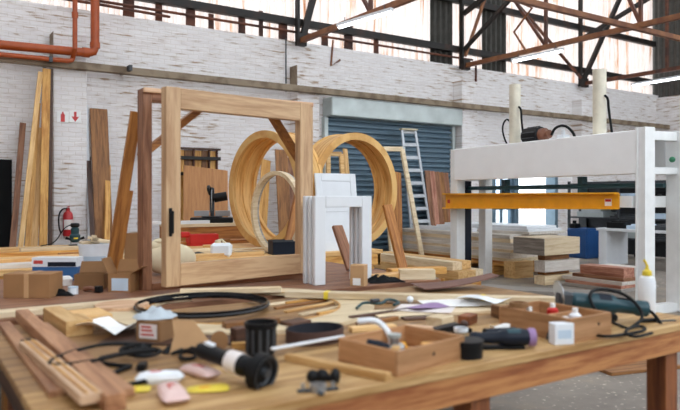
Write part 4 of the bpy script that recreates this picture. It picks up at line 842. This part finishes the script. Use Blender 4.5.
t = thing('tap_fitting', 'grey metal fitting in the open brown box', 'fitting', inbox(.2, .2), R(20)); MB().cyl((-.05, 0, .03), (.05, 0, .03), .025).cyl((0, 0, .03), (0, 0, .085), .02).build('body', M['steel'], t); MB().lathe([(0, .085), (.03, .085), (.03, .1), (0, .1)], 12).build('cap', M['galv'], t)
t = thing('brass_fitting', 'small brass fitting in the open brown box', 'fitting', inbox(.3, .24), R(50)); MB().cyl((-.03, 0, .02), (.03, 0, .02), .02, n=6).build('nut', M['yellow'], t); MB().cyl((.03, 0, .02), (.06, 0, .02), .012).build('spigot', M['yellow'], t)
tag(MB().box(-.06, .06, -.02, .02, 0, .04).box(-.02, .02, -.015, .015, .04, .08).build('wood_scrap', wood('pine'), loc=inbox(.1, .1), rot=(0, 0, .6)), 'pine scrap in the left of the open brown box', 'scrap')
tag(MB().box(-.06, .06, -.03, .03, 0, .02).box(-.06, -.03, -.03, .03, .02, .07).build('wood_scrap', wood('golden'), loc=inbox(.31, .12), rot=(0, 0, 1.1)), 'golden scrap in the right of the open brown box', 'scrap')
t = thing('hammer', 'small hammer with dark head in the open brown box', 'hammer', inbox(.22, .08, BZ+.022), R(35)); MB().cyl((-.1, 0, .0), (.08, 0, .0), .011).build('handle', wood('golden'), t); MB().box(.075, .1, -.045, .045, -.012, .014).build('head', M['dark_grey'], t)
t = thing('plastic_tube', 'clear plastic tubing sticking up out of the open brown box', 'tube', inbox(.29, .3)); MB().tube([(0, 0, 0), (0, 0, .06), (-.03, .06, .13), (-.1, .12, .12)], .014, smooth=2).build('tubing', M['white_plastic'], t); MB().cyl((0, 0, 0), (0, 0, .03), .016).build('end_sleeve', M['white_plastic'], t)
bx3 = tray('wooden_box', 'deeper brown wooden box at the right of the bench front', (2.645, 2.0, BZ), R(0), .325, .45, .118, 'boxwood', (.22, .07))
MB().box(.015, .31, .2, .212, .01, .1).build('divider', wood('boxwood'), bx3)
for i, (x, y, h_, k, lb) in enumerate(((.07, .08, .09, 'label_red', 'small red packet in the right wooden box'), (.17, .1, .12, 'white_plastic', 'small white bottle in the right wooden box'), (.25, .3, .11, 'red', 'red canister in the right wooden box'), (.1, .33, .1, 'dark_grey', 'dark canister in the right wooden box'))):
    t = thing('canister', lb, 'canister', (2.645+x, 2.0+y, BZ+.009)); MB().lathe([(0, 0), (.03, 0), (.03, h_*.8), (.015, h_*.9), (0, h_*.9)], 16).build('body', M[k], t); MB().lathe([(0, h_*.9), (.014, h_*.9), (.014, h_+.01), (0, h_+.01)], 12).build('cap', M['paper'], t)
t = thing('masking_tape', 'brown tape roll perched on the right wooden box', 'tape', (2.70, 2.36, BZ+.119), rot=(0, 0, .4)); MB().lathe([(.035, 0), (.05, 0), (.05, .025), (.035, .025)], 28, loop=True).build('roll', M['card_in'], t)
A_, B_ = at(492, 316), at(549, 333); flat_plank('brown_batten', 'brown batten lying just left of the right wooden box', A_[:2], B_[:2], BZ, .02, .07, wood('brown'))
p = at(555, 345.5); wbx = carton('small_carton', 'small white carton with pale blue print on the bench edge', (p[0], max(p[1], 2.0), BZ), R(-22), .1, .06, .1, M['white_plastic'], label_mat=M['label_blue'], lab_rect=(.15, .85, .3, .7))
tag(lump(.05, .1, .09, 5, M['dark_grey'], 'dark_pouch', (p[0]+.105, max(p[1], 2.0)+.06, BZ), R(10)), 'dark folded pouch beside the small white carton', 'pouch')
p = at(475, 359); t = thing('black_tin', 'squat black round tin beside the open brown box', 'tin', (p[0], p[1]+.05, BZ)); MB().lathe([(0, 0), (.068, 0), (.07, .055), (0, .055)], 28).build('can', M['rubber'], t); MB().lathe([(0, .0555), (.074, .0555), (.074, .075), (0, .075)], 28).build('lid', M['black'], t)
p = at(461, 344); t = thing('clear_cup', 'clear plastic cup standing behind the black tin', 'cup', p); MB().lathe([(.0, 0), (.024, 0), (.032, .075), (.03, .075), (.022, .003), (0, .003)], 20).build('cup', M['clear'], t); MB().lathe([(.0305, .06), (.034, .06), (.034, .078), (.0305, .078)], 20, loop=True).build('rim', M['white_plastic'], t)
# black grinder with purple ring
p = at(512, 351)
t = thing('straight_grinder', 'dark blue-black straight grinder on the bench edge before the wooden box', 'power tool', (p[0], p[1]+.06, BZ+.05), R(-30))
MB().lathe([(0, -.15), (.022, -.15), (.03, -.13), (.026, -.1), (.027, -.02), (.036, 0), (.04, .03), (.04, .1), (.034, .12), (0, .12)], 24, Y_).build('motor_body', M['navy'], t)
MB().lathe([(0, .12), (.038, .12), (.042, .13), (.042, .15), (0, .15)], 24, Y_).build('end_ring', M['purple'], t); MB().cyl((-.12, 0, 0), (-.12, 0, -.05), .022).cyl((.06, 0, 0), (.06, 0, -.05), .02).build('foot', M['black'], t)
MB().lathe([(.0405, .02), (.0412, .08)], 12, Y_, a0=2.2, a1=4.0).build('name_plate', M['makita'], t); MB().box(-.1, .1, -.03, .03, -.05, -.035).build('rest', M['black'], t)
sheet('paper_scrap', 'white torn paper scrap standing by the straight grinder', 500, 331, .05, .1, 40, M['paper'], .905, .02)
# teal grinder
p = at(612, 326)
t = thing('angle_grinder', 'teal angle grinder with bright guard and coiled black cord at the bench right', 'power tool', (p[0]+.03, p[1]+.1, BZ+.105), rot=(0, R(7), R(-30)))
MB().lathe([(0, -.17), (.03, -.17), (.045, -.15), (.048, -.06), (.055, -.03), (.056, .07), (.04, .1), (.036, .2), (.044, .22), (.044, .27), (0, .27)], 28, Y_).build('motor_body', M['makita'], t)
MB().box(-.24, -.16, -.04, .04, -.035, .045, .015).build('gear_head', M['dark_grey'], t)
MB().lathe([(0, 0), (.07, 0), (.07, .004), (0, .004)], 32, Matrix.Translation((-.235, 0, .03)) @ Matrix.Rotation(R(75), 4, 'Y')).build('guard', M['steel'], t)
MB().tube([(-.2, .04, 0), (-.2, .1, .03), (-.17, .17, .05)], .017).build('side_handle', M['black'], t)
MB().lathe([(.0565, -.02), (.0575, .05)], 14, Y_, a0=2.2, a1=4.2).build('name_plate', M['navy'], t); MB().box(.09, .19, -.01, .01, .036, .046, .003).build('switch', M['black'], t); MB().box(-.14, .1, -.04, .04, -.085, -.045, .01).build('rest', M['black'], t)
MB().tube([(.27, 0, 0), (.32, 0, -.02), (.34, -.1, -.1), (.2, -.2, -.115), (.05, -.16, -.09), (-.05, -.1, -.05), (-.1, -.06, .05), (0, .02, .085), (.15, -.02, .07), (.22, -.1, -.03), (.1, -.18, -.09)], .009, smooth=2).build('power_cord', M['rubber'], t)
# glue bottle
t = thing('glue_bottle', 'white squeeze bottle with a yellow spout at the right end of the bench', 'bottle', at(647, 313))
MB().lathe([(0, 0), (.044, 0), (.048, .008), (.048, .19), (.04, .215), (.022, .225), (0, .225)], 32).build('body', M['white_plastic'], t); sp = MB().lathe([(0, .225), (.028, .225), (.026, .25), (.012, .262), (.007, .29), (0, .29)], 20).build('cap', M['yellow_pl'], t)
MB().tube([(0, 0, .28), (-.012, 0, .3), (-.03, .0, .318)], .007).build('spout', M['yellow_pl'], sp)
t = thing('chisel', 'dark flat chisel lying right of the glue bottle', 'chisel', at(655, 322), R(-20)); MB().box(0, .13, -.012, .012, 0, .008).build('blade', M['dark_grey'], t); MB().cyl((-.09, 0, .012), (0, 0, .012), .012).build('handle', M['black'], t)
# cables, packets on the left
def cable(label, pts, r=.008, z=.91, smooth=2):
    P_ = [Vector(at(x, y, z+dz)) for x, y, dz in pts]; o_ = P_[0].copy()
    return tag(MB().tube([q_-o_ for q_ in P_], r, smooth=smooth).build('black_cable', M['rubber'], loc=o_), label, 'cable')
cable('long black cable looping over the boards at the bench left', [(152, 345, .02), (110, 343, .03), (75, 350, .045), (48, 361, .05), (52, 366, .05), (90, 362, .045), (130, 352, .03), (160, 350, .02)])
cable('black cable bunched in front of the labelled carton', [(100, 358, .0), (125, 353, .02), (150, 347, .03), (165, 352, .02), (140, 358, .01), (115, 350, .02), (135, 345, .03)])
cable('black cable snaking near the pink packets', [(98, 362, .0), (120, 366, 0), (135, 365, 0), (112, 373, 0), (105, 380, 0), (125, 386, 0), (150, 380, .01), (165, 372, .01)], .009)
t = thing('cable_plug', 'black plug lying by the cables', 'plug', at(142, 370), R(60)); MB().box(-.03, .03, -.018, .018, 0, .03, .006).build('body', M['black'], t); MB().cyl((.03, -.007, .015), (.05, -.007, .015), .003).cyl((.03, .007, .015), (.05, .007, .015), .003).build('pin', M['steel'], t)
tag(lump(.14, .09, .04, 31, M['black'], 'black_pouch', at(138, 353, BZ), R(-20)), 'flat black pouch under the cables by the white paper', 'pouch')
for (px, py, sx, sy, h_, rz, k, lb, sd) in ((172, 398, .21, .085, .04, -100, 'pink', 'pale pink packet nearest the viewer', 41), (160, 383, .18, .06, .045, -25, 'white_plastic', 'white plastic packet behind the nearest pink one', 42), (200, 376, .19, .07, .04, -75, 'pink', 'long pink packet right of the white one', 43), (208, 390, .15, .08, .012, -20, 'yellow_pl', 'flat yellow packet under the pink ones', 44), (132, 391, .13, .07, .012, -20, 'yellow_pl', 'small yellow wrapper on the bench by the cables', 45)):
    t = thing('plastic_packet', lb, 'packet', at(px, py), R(rz), 'packets at the bench front'); pillow(sx, sy, h_, sd, M[k], 'wrapper', t); MB().box(-sx*.2, sx*.1, -sy*.16, sy*.16, h_*.9, h_*1.02, .002).build('printed_label', M['label_red'] if k != 'yellow_pl' else M['yellow'], t)
# small offcuts lying about
for i, (px, py, sx, sy, sz, rz, k, lb) in enumerate(((96, 330, .05, .04, .03, 20, 'white_wood', 'tiny white wood cube left of the white paper'), (232, 350, .1, .03, .03, -20, 'golden', 'golden offcut left of the black pot'), (352, 333, .25, .06, .025, -15, 'pine', 'pine offcut behind the open brown box'), (402, 331, .2, .05, .03, -60, 'pinkish', 'pinkish offcut behind the open brown box'), (362, 327, .3, .05, .02, 10, 'brown', 'brown offcut behind the sanding belt'), (442, 330, .12, .1, .06, 15, 'pale', 'pale block in the shade behind the open box'))):
    tag(MB().box(0, sx, 0, sy, 0, sz).build('wood_offcut', wood(k), loc=at(px, py), rot=(0, 0, R(rz))), lb, 'offcut', 'offcuts on the front bench')
for i, (px, py, v, L, w_, h_, rz, k, lb) in enumerate(((238, 0, 7.0, .3, .09, .05, 12, 'pale', 'pale offcut left of the navy crate on the deck'), (252, 0, 7.35, .25, .1, .04, -30, 'golden', 'golden offcut under the sideways ring on the deck'), (190, 0, 7.5, .35, .12, .06, 20, 'pale', 'pale offcut by the left of the sash opening on the deck'), (204, 0, 8.2, .3, .15, .05, -15, 'pine', 'pine offcut in front of the red tray on the deck'), (222, 0, 8.3, .22, .1, .11, 35, 'brown', 'brown block beside the red tray on the deck'), (292, 0, 7.4, .3, .14, .07, -8, 'pale', 'pale offcut behind the navy crate on the deck'), (300, 0, 8.6, .3, .2, .1, 15, 'pinkish', 'pinkish block at the far edge of the deck near the rings'), (60, 0, 8.0, .4, .08, .05, 6, 'orange', 'orange offcut lying on the left of the deck'), (110, 0, 7.9, .3, .16, .09, -20, 'pale', 'pale scrap piled behind the white tub on the deck'), (118, 0, 8.6, .28, .1, .13, 25, 'pine', 'pine scrap farther back behind the white tub'))):
    q_ = gv(px, 0, v); tag(MB().box(0, L, 0, w_, 0, h_).build('wood_offcut', wood(k), loc=(q_.x, v, BZ), rot=(0, 0, R(rz))), lb, 'offcut', 'offcuts on the deck')
q_ = gv(170, 0, 5.75); t = thing('cloth_sack', 'cream cloth sack slumped behind the window frame', 'sack', (q_.x, 5.75, BZ), R(-10))
MB().sphere((0, 0, .14), .15, (1.55, .9, .95), 14).sphere((-.08, .02, .25), .09, (1.3, .9, .7), 10).build('sack_body', M['cream'], t); MB().tube([(-.14, 0, .29), (-.1, .06, .31), (-.02, .05, .3), (0, -.02, .295), (-.08, -.06, .3)], .014, smooth=2, closed=True).build('rolled_rim', M['cream'], t)
for i, (px, py, sx, sy, h_, rz, k, lb) in enumerate(((236, 346, .07, .05, .08, 10, 'dark', 'dark wooden block left of the black pot'), (226, 333, .3, .07, .05, -6, 'brown', 'dark brown offcut behind the cardboard disc'), (292, 331, .14, .1, .04, 12, 'dark', 'dark wooden offcut behind the sanding belt'))):
    tag(MB().box(0, sx, 0, sy, 0, h_).build('wood_offcut', wood(k), loc=at(px, py), rot=(0, 0, R(rz))), lb, 'offcut', 'offcuts on the front bench')
for i, (px, py, sx, sy, h_, rz, k, lb) in enumerate(((352, 322, .5, .035, .03, 4, 'dark', 'long dark batten behind the pine offcut at the bench middle'), (405, 321, .22, .09, .012, -20, 'dark', 'flat dark offcut under the front edge of the paper board'), (470, 326, .12, .07, .05, 25, 'leg', 'reddish-brown block behind the straight grinder'), (150, 327, .16, .05, .03, -35, 'dark', 'dark offcut in the shade behind the labelled carton'))):
    tag(MB().box(0, sx, 0, sy, 0, h_).build('wood_offcut', wood(k), loc=at(px, py), rot=(0, 0, R(rz))), lb, 'offcut', 'offcuts on the front bench')
cable('black cord bunched between the labelled carton and the die grinder', [(176, 350, .0), (188, 346, .02), (200, 352, .03), (192, 360, .02), (178, 358, .0), (184, 350, .02), (205, 356, .02), (212, 348, .0)], .009)
cable('black cord coiled in front of the teal angle grinder', [(590, 334, .0), (606, 337, .01), (628, 334, .0), (648, 330, .0), (640, 325, .0), (622, 331, .01), (634, 338, .0), (652, 333, .0)], .008)
tag(lump(.13, .1, .06, 51, M['black'], 'black_pouch', at(178, 352, BZ), R(-30)), 'black pouch wedged right of the labelled carton', 'pouch')
t = thing('hand_plane', 'dark hand plane lying behind the clear cup', 'hand tool', at(452, 333), R(-15)); MB().prism([(-.1, 0), (.1, 0), (.1, .02), (.03, .05), (-.04, .04), (-.1, .03)], -.03, .03, 'xz').build('sole', M['black'], t); MB().sphere((.07, 0, .04), .022).build('knob', wood('dark'), t)
t = thing('spray_can', 'dark teal spray can lying behind the straight grinder', 'can', at(500, 334, BZ+.032), R(-20)); MB().cyl((-.08, 0, 0), (.08, 0, 0), .03).build('can', M['navy'], t); MB().cyl((.08, 0, 0), (.11, 0, 0), .024).build('cap', M['teal'], t)
A_, B_ = gz(474, 289, .0), gz(578, 295, .0); flat_plank('floor_platform', 'wide grey weathered platform board on the floor left of the pale blocks', (A_.x, A_.y-.1), (B_.x, B_.y-.2), 0, .5, .07, wood('grey'))
# floor board under the bench at right
A_, B_ = gz(598, 369, .02), gz(668, 362, .02)
flat_plank('floor_board', 'brown board lying on the floor beyond the right bench leg', A_[:2], B_[:2], 0, .35, .03, wood('brown'))
# ------------------------------------------------------------------ light, sky and camera
wd = bpy.data.worlds.new('sky'); bpy.context.scene.world = wd; wd.use_nodes = True
wd.node_tree.nodes['Background'].inputs['Color'].default_value = (.86, .93, 1, 1); wd.node_tree.nodes['Background'].inputs['Strength'].default_value = 4.0
sd = bpy.data.lights.new('sun', 'SUN'); sd.energy = 3.0; sd.angle = R(3); sd.color = (1, .96, .9)
so = bpy.data.objects.new('sun', sd); C.objects.link(so); so.rotation_euler = Vector((-.25, -.85, -.5)).to_track_quat('-Z', 'Y').to_euler()
cd = bpy.data.cameras.new('camera'); co = bpy.data.objects.new('camera', cd); C.objects.link(co)
co.location = EYEP; co.rotation_euler = (PI/2, 0, -YAW); cd.lens = 35; cd.sensor_width = 36; cd.shift_y = -9/680
cd.clip_start = .05; cd.dof.use_dof = True; cd.dof.focus_distance = 8.5; cd.dof.aperture_fstop = 1.6
sc = bpy.context.scene; sc.camera = co
sc.view_settings.view_transform = 'Standard'; sc.view_settings.look = 'None'; sc.view_settings.gamma = 1; sc.view_settings.use_curve_mapping = False
sc.view_settings.exposure = -0.1
sc.cycles.max_bounces = 6; sc.cycles.use_denoising = True
